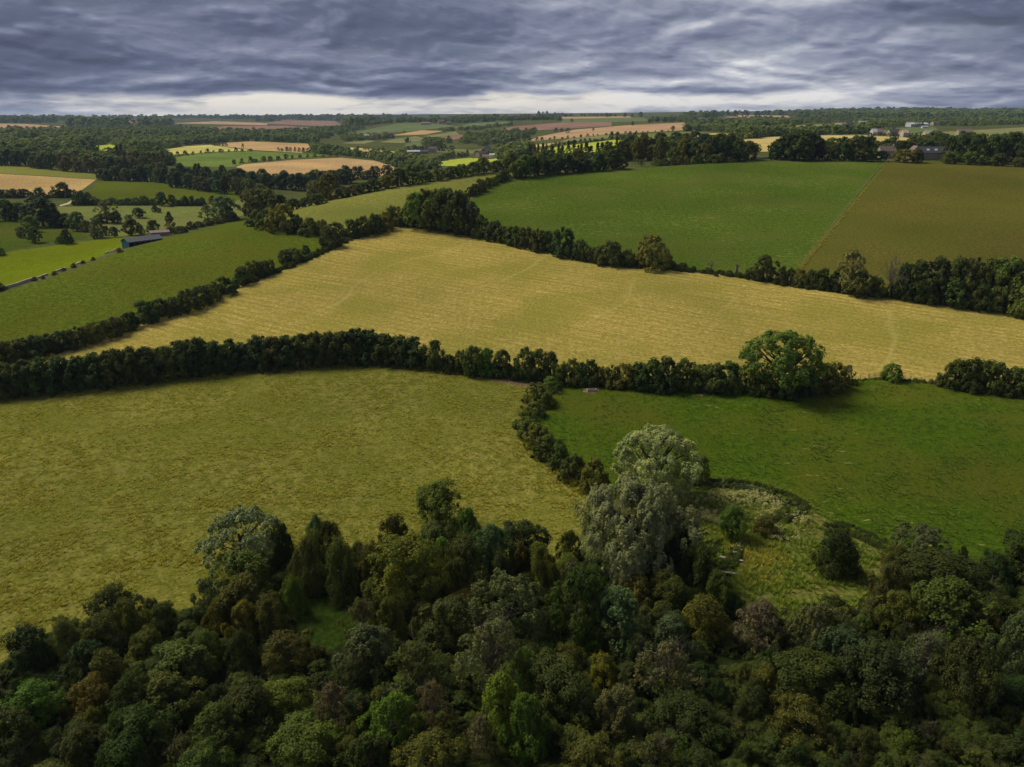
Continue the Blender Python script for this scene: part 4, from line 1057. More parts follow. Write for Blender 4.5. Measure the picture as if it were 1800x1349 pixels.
G12 = 'trees behind the hill meadow'
hedge(G12, 'in the belt behind the hill meadow', [
    (446, 336, 384, 40, 'olive'), (470, 334, 380, 46, 'olive'), (492, 344, 376, 34), (516, 350, 370, 30), (538, 348, 364, 28), (560, 342, 360, 30), (582, 306, 352, 42, 'olive', 'tall olive tree standing above the belt behind the hill meadow'), (556, 320, 356, 34, 'olive'), (604, 330, 348, 30), (622, 326, 344, 28), (640, 322, 340, 28), (658, 316, 336, 28), (678, 310, 332, 30), (700, 298, 328, 36), (726, 292, 324, 40), (748, 300, 320, 28),
    (770, 298, 318, 28), (792, 294, 314, 26), (812, 290, 311, 26), (832, 286, 308, 26), (850, 278, 305, 26, 'olive'), (872, 284, 303, 22, 'deep'), (890, 278, 301, 24)], 'tree', ('dark', 'mid', 'dark', 'olive'))
line('trees of the valley wood', 'in the valley wood below the wheat stubble', [(300, 328), (360, 336), (420, 344), (470, 350)], 14, (22, 28), (24, 26), 'tree', ('dark', 'deep', 'mid', 'bluedark'), 3)
line('trees of the valley wood', 'in the valley wood below the wheat stubble', [(310, 314), (380, 322), (450, 330), (540, 336), (620, 322)], 20, (22, 26), (24, 24), 'tree', ('dark', 'bluedark', 'mid', 'deep'), 3)
line('trees of the valley wood', 'in the valley wood below the wheat stubble', [(440, 318), (520, 324), (600, 318), (690, 312)], 14, (20, 24), (20, 20), 'tree', ('bluedark', 'mid', 'dark'), 3)
line('trees of the far-left wood', 'in the long wood above the olive grass strip', [(-5, 291), (40, 292), (90, 298), (130, 302), (172, 305)], 15, (18, 20), (22, 24), 'tree', ('dark', 'deep', 'olive'), 2)
line('trees of the far-left wood', 'in the wood above the green valley field', [(176, 316), (220, 318), (270, 320), (310, 324)], 13, (20, 20), (22, 24), 'tree', ('dark', 'mid', 'deep', 'olive'), 2)
line('trees of the far-left wood', 'in the wood above the green valley field', [(180, 300), (230, 302), (290, 308)], 10, (20, 22), (24, 24), 'tree', ('olive', 'dark', 'brown'), 3)
line('trees of the far-left wood', 'in the tall pointed group above the valley wood', [(206, 292), (240, 292), (290, 296)], 12, (13, 13), (30, 26), 'conifer', ('olive', 'dark', 'brown'), 3)

# hedgerow trees across the valley
def far_line(group, where, pts, n, w, h, tints=('bluedark', 'mid'), kind='far', jw=.35):
    line(group, where, pts, n, w, h, kind, tints, 1.2, jw)
far_line('trees between oat field and green field', 'between oat field and green field', [(308, 275), (340, 272), (400, 267), (445, 266)], 11, (9, 6), (7, 5), kind='far_bush')
far_line('bushes between green field and wheat stubble', 'between green field and wheat stubble', [(405, 290), (440, 286), (500, 280), (560, 276), (600, 276)], 15, (9, 6), (8, 5), kind='far_bush')
far_line('bushes above the green field', 'at the edge of the far tan stubble', [(485, 265), (520, 267), (545, 268)], 8, (7, 7), (6, 6))
far_line('trees in the oat field corner', 'in the corner of the oat field', [(372, 256), (400, 257)], 5, (5, 5), (4, 4))
plant('far', 427, 253, 260, 5, 'dark', None, 'lone dark round tree in the far tan stubble')
far_line('trees below the bright barley', 'in the far hedge under the orange stubble', [(905, 251), (960, 246), (1000, 244), (1060, 238), (1110, 234), (1190, 231)], 26, (6, 4), (5, 3), kind='far_bush')
far_line('trees above the bright pasture', 'above the bright sunlit pasture', [(958, 259), (1010, 253), (1062, 248)], 14, (7, 7), (5, 6), kind='far_bush')
far_line('trees above the bright pasture', 'above the bright sunlit pasture', [(1070, 246), (1090, 245), (1120, 248)], 6, (11, 11), (10, 11))
for x, yt, yb, w in ((977, 225, 232, 7), (987, 226, 232, 6), (998, 226, 234, 8), (1043, 225, 230, 5), (1183, 222, 228, 8), (1005, 209, 215, 6), (1141, 210, 216, 6), (1156, 209, 215, 6), (1170, 208, 213, 5), (1183, 207, 213, 6), (1112, 214, 221, 5)):
    plant('far', x, yt, yb, w, 'bluedark', 'lone trees in the far stubble'); RECORDS[-1]['where'] = 'standing alone in the far stubble fields'
far_line('skyline trees', 'on the skyline', [(945, 205.5), (975, 205), (1005, 205)], 9, (9, 8), (8, 6))
far_line('skyline trees', 'on the skyline', [(1020, 205), (1060, 205), (1085, 205)], 10, (5, 5), (4, 4))
for x, yt, w in ((1066, 199, 7), (1099, 199, 6), (1111, 201, 6), (1126, 197.5, 8), (1292, 195, 12), (1310, 197, 12), (1330, 196, 10)):
    plant('far', x, yt, 206, w, 'bluedark', 'skyline trees'); RECORDS[-1]['where'] = 'on the skyline'
far_line('trees on the sunlit field', 'on the sunlit green field across the valley', [(176, 272), (186, 273), (200, 268), (205, 272)], 4, (7, 7), (6, 6))
far_line('trees beside the far barley', 'beside the far barley', [(625, 262), (650, 264), (680, 266)], 6, (6, 6), (5, 5))
far_line('farmyard trees', 'round the farm in the valley bottom', [(712, 268), (735, 266), (780, 266), (800, 268)], 8, (11, 11), (11, 10))
far_line('farmyard trees', 'round the farm in the valley bottom', [(772, 284), (800, 279), (824, 275)], 12, (9, 9), (10, 9))
far_line('farmyard trees', 'round the farm in the valley bottom', [(834, 275), (850, 272), (872, 274)], 4, (9, 9), (9, 10))
far_line('hilltop village trees', 'round the distant village', [(1525, 240), (1580, 240), (1640, 243)], 14, (8, 9), (6, 8))

# ------------------------------------------------------------------ woods too far away to tell their trees apart
SC = {}; LEAFMATS = {}
TINT['far_wood'] = ((.058, .072, .020), 'dull green')
def scatter(name, pts, protos, scales, label, tint, squash=1.0, cat=None):
    """one object that repeats plants on many ground points"""
    me = bpy.data.meshes.new(name)
    me.from_pydata([tuple(p) for p in pts], [], [])
    rng = np.random.default_rng(len(pts))
    for an, ty, va in (('size', 'FLOAT_VECTOR', scales), ('turn', 'FLOAT', rng.uniform(0, 6.28, len(pts))), ('pick', 'INT', rng.integers(0, len(protos), len(pts)))):
        at = me.attributes.new(an, ty, 'POINT')
        at.data.foreach_set('vector' if ty == 'FLOAT_VECTOR' else 'value', np.asarray(va, np.float32 if ty != 'INT' else np.int32).ravel())
    key = (tuple(id(p) for p in protos), tint)
    if key not in SC:
        coll = bpy.data.collections.new('plant_sources')
        for i, p in enumerate(protos):
            q = bpy.data.objects.new(f'plant_source_{i:02d}', p); coll.objects.link(q)
            if p.materials[0] == LEAF:
                if tint not in LEAFMATS: LEAFMATS[tint] = leaf_mat(f'{TINT[tint][1]} leaves', tuple(c * LEAFGAIN for c in TINT[tint][0]))
                q.material_slots[0].link = 'OBJECT'; q.material_slots[0].material = LEAFMATS[tint]
        SC[key] = coll
    ng = bpy.data.node_groups.new(name, 'GeometryNodeTree')
    ng.interface.new_socket('Geometry', in_out='INPUT', socket_type='NodeSocketGeometry')
    ng.interface.new_socket('Geometry', in_out='OUTPUT', socket_type='NodeSocketGeometry')
    N = ng.nodes.new; Lk = ng.links.new
    gi, go, iop, ci = N('NodeGroupInput'), N('NodeGroupOutput'), N('GeometryNodeInstanceOnPoints'), N('GeometryNodeCollectionInfo')
    ci.inputs['Collection'].default_value = SC[key]
    ci.inputs['Separate Children'].default_value = True; ci.inputs['Reset Children'].default_value = True
    def attr(nm, ty):
        nd = N('GeometryNodeInputNamedAttribute'); nd.data_type = ty; nd.inputs[0].default_value = nm
        return nd.outputs[0]
    cx = N('ShaderNodeCombineXYZ'); Lk(attr('turn', 'FLOAT'), cx.inputs[2])
    Lk(gi.outputs[0], iop.inputs['Points']); Lk(ci.outputs[0], iop.inputs['Instance'])
    iop.inputs['Pick Instance'].default_value = True
    Lk(attr('pick', 'INT'), iop.inputs['Instance Index'])
    Lk(cx.outputs[0], iop.inputs['Rotation']); Lk(attr('size', 'FLOAT_VECTOR'), iop.inputs['Scale'])
    Lk(iop.outputs[0], go.inputs[0])
    o = bpy.data.objects.new(name, me); link(o)
    md = o.modifiers.new('scatter', 'NODES'); md.node_group = ng
    o['kind'] = 'stuff'; o['label'] = label
    return o

def meshes(kind): return [p['crown'] for p in PROTO[kind]]

FIELD_OUTLINES = [np.array(f[2], float) for f in FIELDS]
def wood_mass(name, label, polys, count, R=(5, 8), kind='far', tint='far_wood', seed=1, tall=1.7):
    """a far wood: trees spread evenly over its ground as the camera sees it"""
    rng = np.random.default_rng(seed)
    P, S = [], []
    areas = []
    for pl in polys:
        a = np.array(pl, float); areas.append(0.5 * abs(np.dot(a[:, 0], np.roll(a[:, 1], 1)) - np.dot(a[:, 1], np.roll(a[:, 0], 1))))
    tot = sum(areas)
    for pl, ar in zip(polys, areas):
        a = np.array(pl, float); lo, hi = a.min(0), a.max(0)
        need = int(count * ar / tot); got = 0
        while got < need:
            q = rng.uniform(lo, hi, (need * 3, 2))
            q = q[inside(a, q[:, 0], q[:, 1])]
            for pl2 in FIELD_OUTLINES: q = q[~inside(pl2, q[:, 0], q[:, 1])]
            q = q[:need - got]
            if not len(q): break
            P.append(ground(q[:, 0], q[:, 1])); got += len(q)
    P = np.vstack(P); r = rng.uniform(*R, len(P))
    S = np.stack([r, r, r * rng.uniform(.75, 1.05, len(P))], 1)
    P[:, 2] -= 0.5
    return scatter(name, P, meshes(kind), S, label, tint)

wood_mass('forest', 'long dark forest covering the slopes across the valley on the left', [
    [(-60, 230), (60, 228.5), (150, 226), (300, 224), (345, 229), (420, 232), (520, 233), (590, 226), (640, 221), (640, 229), (600, 238), (560, 247), (552, 256), (540, 252), (440, 248), (395, 250), (320, 257), (275, 265), (220, 270), (213, 262), (206, 255.5), (192, 251.5), (150, 262), (132, 268), (60, 268), (-60, 268)]], 1500, (6, 9), seed=1)
wood_mass('forest', 'wooded slope beside the sunlit green field', [[(-40, 262), (30, 262), (70, 262), (135, 270), (165, 278), (205, 276), (240, 272), (278, 270), (298, 282), (304, 292), (240, 292), (176, 296), (130, 290), (60, 284), (-40, 282)]], 420, (6, 8.5), tint='mid', seed=2)
wood_mass('forest', 'scattered trees and hedges in the middle of the far valley', [
    [(548, 262), (562, 262), (640, 278), (700, 280), (730, 286), (770, 294), (760, 300), (700, 296), (690, 290), (650, 280), (600, 274), (555, 270)],
    [(590, 246), (650, 252), (740, 262), (745, 258), (680, 254), (664, 250), (640, 254), (600, 254)], [(752, 262), (760, 250), (800, 250), (850, 258), (900, 250), (940, 240), (940, 228), (870, 234), (820, 238), (812, 248), (770, 256)],
    [(870, 274), (880, 262), (905, 256), (905, 264), (935, 264), (925, 276), (890, 284)]], 520, (5, 8), seed=3)
wood_mass('forest', 'hedgerow trees on the slopes round the far village houses', [
    [(600, 240), (655, 240.5), (684, 240), (700, 243), (660, 247), (600, 249)], [(690, 234), (790, 229), (840, 225), (900, 218), (900, 221), (845, 229), (780, 232), (742, 233)], [(700, 251), (746, 248), (760, 246), (790, 248), (760, 254), (742, 258), (720, 252)]], 230, (4, 6.5), seed=4)
wood_mass('forest', 'dark ridge-top woods along the far skyline', [
    [(640, 222), (690, 216.5), (740, 215), (810, 217), (880, 213), (960, 211), (985, 213), (985, 208), (940, 207.5), (840, 208.5), (760, 210), (700, 212), (650, 217)]], 420, (6, 10), seed=5)
wood_mass('forest', 'far blue woods on the horizon left of centre', [
    [(-60, 212.5), (100, 212), (150, 211), (210, 209.5), (340, 209), (440, 210.5), (560, 210), (720, 209), (720, 206.5), (560, 206.5), (440, 207), (320, 207), (210, 207.5), (100, 210), (-60, 211)],
    [(440, 214), (520, 211.5), (600, 212), (680, 213), (640, 220), (610, 222), (600, 214)], [(-60, 214), (95, 212), (100, 217.5), (60, 217), (-60, 216)], [(120, 222), (160, 216), (195, 221), (240, 222), (200, 224)], [(250, 214), (300, 212), (300, 222), (245, 222)]], 1100, (11, 18), seed=6)
wood_mass('forest', 'dark blue wooded ridge along the horizon on the right', [
    [(1200, 207), (1240, 203), (1330, 202), (1400, 199.5), (1500, 196.5), (1600, 194), (1720, 196.5), (1840, 198), (1840, 211), (1700, 210), (1560, 211), (1440, 210), (1395, 207), (1390, 203.5), (1290, 202.6), (1240, 208)]], 1500, (12, 17), seed=7)
wood_mass('forest', 'woods between the far fields right of centre', [
    [(1190, 216), (1240, 216), (1330, 209), (1420, 212), (1460, 214), (1480, 218), (1440, 217.5), (1380, 221), (1330, 229), (1310, 236), (1280, 233), (1205, 231), (1205, 226), (1240, 228), (1296, 224), (1298, 216.5), (1255, 219)],
    [(1430, 234.5), (1500, 231), (1560, 227), (1640, 222), (1700, 217), (1840, 213), (1840, 218), (1700, 222.5), (1640, 222), (1540, 229.5), (1520, 236), (1440, 237.5)], [(1330, 238), (1430, 235), (1440, 238), (1360, 240.5), (1300, 246), (1290, 243)], [(1140, 212), (1200, 208), (1240, 209), (1200, 215), (1140, 215)],
    [(1480, 214), (1600, 212), (1760, 212), (1840, 212), (1700, 216), (1640, 221), (1560, 224), (1470, 220)]], 1100, (6, 9), seed=8)
wood_mass('forest', 'hedges and trees along the roads right of centre', [[(1110, 262), (1200, 252), (1290, 250), (1320, 262), (1330, 270), (1250, 262), (1150, 270)], [(1600, 250), (1700, 244), (1840, 250), (1840, 262), (1700, 256), (1600, 258)], [(1340, 270), (1400, 262), (1540, 258), (1640, 262), (1640, 266), (1540, 266), (1400, 270)]], 200, (4, 6.5), tint='mid', seed=9)

def along(pts, n, seed, w=0.0):
    rng = np.random.default_rng(seed)
    pts = np.array(pts, float); seg = np.r_[0, np.cumsum(np.hypot(*np.diff(pts, axis=0).T))]
    s = rng.uniform(0, seg[-1], n)
    x = np.interp(s, seg, pts[:, 0]); y = np.interp(s, seg, pts[:, 1])
    G = ground(x, y)
    G[:, :2] += rng.normal(size=(n, 2)) * w
    G[:, 2] = height(G[:, 0], G[:, 1])
    return G
def weeds(label, lines, n, seed, w, sz=(.5, 1.1), tint='olive', name='undergrowth'):
    P = np.vstack([along(l, max(8, n // len(lines)), seed + i, w) for i, l in enumerate(lines)])
    rng = np.random.default_rng(seed); r = rng.uniform(*sz, len(P))
    return scatter(name, P, meshes('bush'), np.stack([r, r, r * rng.uniform(.6, 1.1, len(P))], 1), label, tint)
weeds('brambles and weeds along the foot of the tall hedge', [[(-20, 697), (150, 681), (320, 659), (430, 649), (560, 639), (650, 634), (740, 643), (830, 655), (960, 668)]], 420, 11, .7, (1.0, 2.0), 'dark')
weeds('brambles and weeds along the hedge above the pasture', [[(980, 672), (1100, 682), (1250, 687), (1380, 694), (1450, 687), (1486, 674)], [(1660, 677), (1700, 685), (1800, 696)]], 300, 12, .7, (.7, 1.5), 'dark')
weeds('low weeds along the fence beside the field gate', [[(1495, 671), (1545, 665), (1650, 675)]], 60, 19, .5, (.25, .6), 'olive')
weeds('rough growth under the bushes between near meadow and pasture', [[(968, 672), (938, 712), (926, 745), (960, 795), (1010, 838), (1046, 860)]], 160, 13, 1.2, (.4, 1.0), 'olive')
weeds('weeds along the hedges round the hay field', [[(0, 636), (150, 594), (300, 548), (410, 508), (480, 480), (560, 447), (600, 428), (650, 410), (700, 396)], [(700, 396), (780, 405), (850, 417), (960, 441), (1060, 465), (1150, 471)], [(1150, 471), (1290, 485), (1400, 504), (1560, 522), (1700, 540), (1810, 553)]], 900, 14, .8, (.6, 1.4), 'dark')
weeds('reeds and willowherb lining the brook', [[(1205, 841), (1240, 845), (1290, 846), (1330, 853), (1374, 868), (1404, 880), (1418, 890)], [(1215, 852), (1290, 858), (1330, 866), (1365, 880), (1392, 890), (1380, 902), (1360, 916)], [(1420, 893), (1400, 906), (1380, 918)], [(x, y - 6) for x, y in BROOK_B], [(x, y + 6) for x, y in BROOK_B], [(1304, 968), (1294, 985), (1286, 1005)], [(1294, 968), (1280, 985), (1272, 1005)]], 760, 15, .2, (.30, .62), 'dark', 'reeds')

def patch_points(poly, n, seed):
    rng = np.random.default_rng(seed); a = np.array(poly, float); lo, hi = a.min(0), a.max(0)
    q = rng.uniform(lo, hi, (n * 6, 2)); q = q[inside(a, q[:, 0], q[:, 1])]
    # loosely clumped: keep more where a slow irregular pattern is high
    k = rng.normal(size=len(q)) * 2.2
    for _ in range(9):
        w = rng.normal(size=2) * np.array([.05, .11]); k += np.sin(q @ w + rng.uniform(0, 6.28)) * .7
    q = q[np.argsort(-k)][:n]
    return ground(q[:, 0], q[:, 1])

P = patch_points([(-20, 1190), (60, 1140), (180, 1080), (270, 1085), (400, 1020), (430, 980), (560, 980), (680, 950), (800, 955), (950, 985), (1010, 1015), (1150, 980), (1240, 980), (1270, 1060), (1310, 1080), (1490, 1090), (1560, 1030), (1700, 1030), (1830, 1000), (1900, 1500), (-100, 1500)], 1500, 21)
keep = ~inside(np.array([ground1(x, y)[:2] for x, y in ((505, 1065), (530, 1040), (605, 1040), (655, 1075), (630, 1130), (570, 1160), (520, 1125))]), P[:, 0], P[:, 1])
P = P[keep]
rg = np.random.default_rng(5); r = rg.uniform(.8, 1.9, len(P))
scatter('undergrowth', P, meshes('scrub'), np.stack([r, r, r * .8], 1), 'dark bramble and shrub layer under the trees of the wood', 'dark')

def flower_mesh(seed):
    rng = np.random.default_rng(seed); V, F = [], []
    for i in range(9):
        c = np.array([rng.uniform(-.25, .25), rng.uniform(-.25, .25), rng.uniform(.5, .95)])
        n = unit(np.array([rng.normal() * .4, rng.normal() * .4, 1.0])[None])[0]
        a = unit(np.cross(n, rng.normal(size=3))[None])[0]; b = np.cross(n, a); s = rng.uniform(.05, .11)
        o = len(V); V += [c + a * s, c + b * s, c - a * s, c - b * s]; F.append((o, o + 1, o + 2, o + 3))
    me = new_mesh('flowers', V, F); me.materials.append(CREAM)
    return me
CREAM = plain_mat('cream_petals', (.38, .36, .12), 0.7, 0.2, 3.0)
fm = [flower_mesh(i) for i in range(4)]
P = np.vstack([patch_points([(1216, 876), (1240, 868), (1330, 868), (1385, 888), (1352, 912), (1300, 934), (1280, 930), (1220, 912)], 620, 31), patch_points([(1400, 900), (1430, 912), (1412, 926), (1385, 922)], 60, 32), patch_points([(1360, 930), (1420, 930), (1400, 962), (1350, 950)], 60, 33), patch_points([(1285, 962), (1304, 958), (1302, 976), (1290, 978)], 16, 34)])
r = rg.uniform(.7, 1.3, len(P))
scatter('flowers', P, fm, np.stack([r, r, r], 1), 'cream meadow flowers carpeting the marsh beside the brook', 'pale')
# taller grass between the flowers and over the marsh
def tuft_mesh(seed):
    rng = np.random.default_rng(seed); V, F = [], []
    for i in range(16):
        a = rng.uniform(0, 6.28); rr = rng.uniform(0, .35); b = np.array([math.cos(a) * rr, math.sin(a) * rr, 0]); t = b + np.array([math.cos(a) * rng.uniform(.1, .5), math.sin(a) * rng.uniform(.1, .5), rng.uniform(.5, 1.0)])
        w = np.array([-math.sin(a), math.cos(a), 0]) * .07
        o = len(V); V += [b - w, b + w, t + w * .25, t - w * .25]; F.append((o, o + 1, o + 2, o + 3))
    me = new_mesh('tuft', V, F); at = me.attributes.new('tone', 'FLOAT', 'FACE'); at.data.foreach_set('value', np.clip(.5 + rng.normal(size=len(F)) * .15, 0, 1).astype(np.float32)); me.materials.append(LEAF)
    return me
tm = [tuft_mesh(i) for i in range(4)]
TINT['marsh'] = ((.062, .078, .010), 'yellow-green')
TINT['straw'] = ((.110, .098, .016), 'straw')
TINT['grass'] = ((.034, .050, .006), 'grass green')
P = patch_points([(1190, 900), (1240, 842), (1340, 858), (1392, 876), (1440, 912), (1550, 970), (1700, 1000), (1560, 1090), (1290, 1090), (1230, 1000)], 2600, 41); r = rg.uniform(.3, .9, len(P))
scatter('grass_tufts', P, tm, np.stack([r * 1.3, r * 1.3, r], 1), 'long grass tufts growing over the marsh', 'marsh')
P = patch_points([(1260, 930), (1340, 950), (1400, 985), (1360, 1040), (1300, 1030), (1280, 980)], 500, 42); r = rg.uniform(.3, .8, len(P))
scatter('dry_grass', P, tm, np.stack([r * 1.4, r * 1.4, r], 1), 'straw-coloured dry grass in the open part of the marsh', 'straw')
P = patch_points([(-60, 745), (150, 690), (420, 655), (650, 640), (830, 662), (960, 680), (940, 760), (1040, 866), (1000, 960), (560, 960), (380, 1000), (180, 1060), (-60, 1170)], 9000, 43); r = rg.uniform(.25, .6, len(P))
scatter('grass_tufts', P, tm, np.stack([r * 1.5, r * 1.5, r * .8], 1), 'tussocks of ripe grass all over the near meadow', 'straw')
P = patch_points([(1000, 690), (1250, 694), (1450, 694), (1560, 674), (1800, 706), (1830, 960), (1600, 960), (1440, 896), (1340, 842), (1230, 828), (1060, 840), (960, 780), (940, 735)], 2600, 44); r = rg.uniform(.25, .55, len(P))
scatter('grass_tufts', P, tm, np.stack([r * 1.6, r * 1.6, r * .8], 1), 'dark grass tufts dotted over the grazed pasture', 'grass')

def margin(label, pts, n, seed, w, sz, tint, name='dry_grass'):
    P = along(pts, n, seed, w); rr = np.random.default_rng(seed); r = rr.uniform(*sz, len(P))
    return scatter(name, P, tm, np.stack([r * 1.5, r * 1.5, r], 1), label, tint)
margin('straw-coloured grass along the outer bank of the brook', [(1225, 836), (1290, 840), (1345, 850), (1395, 870), (1445, 904), (1500, 932), (1565, 966)], 380, 51, .5, (.25, .6), 'marsh')
margin('rough grass strip along the fence between green and brown fields', [(1561, 284), (1402, 475)], 700, 52, .5, (.35, .8), 'straw')
margin('rank grass at the foot of the bushes between near meadow and pasture', [(966, 676), (936, 714), (922, 748), (950, 796), (1000, 842), (1040, 864)], 500, 53, 1.4, (.3, .8), 'straw')
margin('rank grass along the foot of the tall hedge', [(0, 700), (150, 684), (320, 662), (430, 652), (560, 642), (650, 637), (740, 646), (830, 658)], 900, 54, 1.0, (.3, .8), 'straw')

# ------------------------------------------------------------------ buildings, fences and small things
STONE = plain_mat('limestone', (.40, .33, .23), 0.9, 0.3, 1.2)
PALESTONE = plain_mat('pale_limestone', (.40, .35, .25), 0.9, 0.25, 1.2)
# far roofs and walls weathered dull
SLATE = plain_mat('slate_roof', (.085, .080, .085), 0.8, 0.3, 1.5)
TILE = plain_mat('stone_tile_roof', (.20, .145, .115), 0.85, 0.3, 1.5)
WHITE = plain_mat('white_sheeting', (.50, .51, .52), 0.6, 0.1, 0.8)
GREENP = plain_mat('green_painted_boards', (.035, .135, .130), 0.7, 0.25, 2.0)
GREYSHEET = plain_mat('grey_sheet_roof', (.105, .112, .118), 0.6, 0.2, 1.0)
PINKROOF = plain_mat('rusty_sheet_roof', (.27, .185, .165), 0.75, 0.25, 1.0)
WOODM = plain_mat('weathered_wood', (.26, .22, .17), 0.85, 0.3, 3.0)
DARKM = plain_mat('dark_opening', (.018, .018, .018), 0.8, 0.2, 2.0)
GLASS = plain_mat('skylight_glass', (.55, .58, .60), 0.12, 0.05, 1.0, 0.6)
BLUEM = plain_mat('blue_sheet', (.05, .22, .42), 0.6, 0.1, 1.0)
GALV = plain_mat('galvanised_steel', (.50, .52, .53), 0.45, 0.15, 2.0, 0.4, 0.3)
CREAMW = plain_mat('cream_render', (.48, .42, .29), 0.85, 0.12, 1.0)
RUBBER = plain_mat('tyre_rubber', (.02, .02, .02), 0.8, 0.1, 1.0)

class MB:
    def __init__(self): self.v = []; self.f = []
    def box(self, c, s, bev=0.0):
        x, y, z = c; a, b, h = s[0] / 2, s[1] / 2, s[2] / 2
        o = len(self.v)
        self.v += [(x - a, y - b, z - h), (x + a, y - b, z - h), (x + a, y + b, z - h), (x - a, y + b, z - h), (x - a, y - b, z + h), (x + a, y - b, z + h), (x + a, y + b, z + h), (x - a, y + b, z + h)]
        self.f += [tuple(o + i for i in q) for q in ((0, 3, 2, 1), (4, 5, 6, 7), (0, 1, 5, 4), (1, 2, 6, 5), (2, 3, 7, 6), (3, 0, 4, 7))]
        return self
    def prism(self, prof, x0, x1):
        """a profile in (y, z) pulled along x"""
        o = len(self.v); n = len(prof)
        self.v += [(x0, y, z) for y, z in prof] + [(x1, y, z) for y, z in prof]
        self.f += [tuple(range(o + n - 1, o - 1, -1)), tuple(range(o + n, o + 2 * n))]
        self.f += [(o + i, o + (i + 1) % n, o + n + (i + 1) % n, o + n + i) for i in range(n)]
        return self
    def bar(self, a, b, r, sides=6):
        V, F = [], []; tube(V, F, [a, b], [r, r], sides); o = len(self.v)
        self.v += [tuple(x) for x in V]; self.f += [tuple(o + i for i in q) for q in F]
        self.f += [tuple(o + i for i in range(sides))[::-1], tuple(o + sides + i for i in range(sides))]
        return self
    def build(self, name, mat, parent=None):
        me = bpy.data.meshes.new(name); me.from_pydata(self.v, [], self.f); me.materials.append(mat); me.update()
        o = bpy.data.objects.new(name, me); link(o)
        if parent is not None: o.parent = parent
        return o

def thing(name, P, yaw, label, cat, group=None):
    o = bpy.data.objects.new(name, None); link(o); o.empty_display_size = .5
    o.location = P; o.rotation_euler = (0, 0, yaw); o['label'] = label; o['category'] = cat
    if group: o['group'] = group
    return o

def gabled(root, L, W, H, rise, wall, roof, over=0.35, chimney=0, windows=0, door=True):
    MB().prism([(-W / 2, -.4), (W / 2, -.4), (W / 2, H), (0, H + rise), (-W / 2, H)], -L / 2, L / 2).build('wall', wall, root)
    t = .22; k = rise / (W / 2); e = W / 2 + over
    r = MB().prism([(-e, H - over * k + .02), (0, H + rise + .02), (e, H - over * k + .02), (e, H - over * k + .02 + t), (0, H + rise + .02 + t), (-e, H - over * k + .02 + t)], -L / 2 - over, L / 2 + over).build('roof', roof, root)
    for i in range(chimney):
        MB().box(((-1) ** i * (L / 2 - .7), 0, H + rise + .7), (.8, .8, 1.6)).build('chimney', wall, r)
    for i in range(windows):
        x = -L / 2 + (i + .5) * L / windows
        MB().box((x, -W / 2 - .02, H * .62), (1.0, .12, 1.1)).build('window', DARKM, root)
    if door: MB().box((L * .12, -W / 2 - .03, 1.0), (1.1, .12, 2.0)).build('door', WOODM, root)
    return r

def at(px, py): 
    P = ground1(px, py); return Vector(P)
def yaw_between(a, b): return math.atan2(b[1] - a[1], b[0] - a[0])

# the long open-fronted shed behind the crest of the hill pasture
A = at(221, 436.5); B = at(268, 423)
yw = yaw_between(A, B); m0 = mpp(A)
LB = 17.0; yw = .90
mid = A + Vector((math.cos(yw), math.sin(yw), 0)) * (LB / 2)
z0 = float(height(A.x, A.y))
t = thing('field_barn', (mid.x, mid.y, z0), yw, 'long open-fronted green shed with grey roof behind the crest of the hill pasture', 'barn')
W, H, RS = 6.8, 3.1, 1.5
MB().prism([(-W / 2, -.6), (W / 2, -.6), (W / 2, H), (0, H + RS), (-W / 2, H)], -LB / 2, -LB / 2 + .15).build('end_wall', GREENP, t)
MB().prism([(-W / 2, -.6), (W / 2, -.6), (W / 2, H), (0, H + RS), (-W / 2, H)], LB / 2 - .15, LB / 2).build('end_wall', GREENP, t)
MB().box((0, W / 2 - .08, H / 2 - .3), (LB - .32, .15, H + .5)).build('back_wall', GREENP, t)
MB().prism([(-W / 2 - .4, H - .16), (0, H + RS + .02), (W / 2 + .4, H - .16), (W / 2 + .4, H + .02), (0, H + RS + .22), (-W / 2 - .4, H + .02)], -LB / 2 - .4, LB / 2 + .4).build('roof', GREYSHEET, t)
for i in range(7):
    MB().box((-LB / 2 + .3 + i * (LB - .6) / 6, -W / 2 + .12, H / 2 - .35), (.18, .18, H + .4)).build('post', WOODM, t)
MB().box((0, -W / 2 + .12, H - .30), (LB - .4, .12, .3)).build('beam', WOODM, t)

P = at(281, 415)
t = thing('low_shed', P, 0.5, 'low shed with a dull pinkish roof beside the narrow tall tree', 'shed'); gabled(t, 10, 5, 2.2, .9, WOODM, PINKROOF)
P = at(436, 345)
t = thing('field_shed', P, 0.2, 'small shed with a grey roof at the end of the green valley field', 'shed'); gabled(t, 8, 5, 2.6, 1.0, WOODM, GREYSHEET)
P = at(347, 324)
t = thing('white_trailer', P, 0.3, 'small white trailer parked at the top edge of the green valley field', 'trailer')
MB().box((0, 0, 1.35), (3.4, 2.0, 1.7)).build('body', WHITE, t); MB().bar((0, -1.05, .4), (0, 1.05, .4), .38, 12).build('wheel', RUBBER, t); MB().bar((-1.7, 0, .6), (-2.9, 0, .5), .06).build('tow_bar', GALV, t)

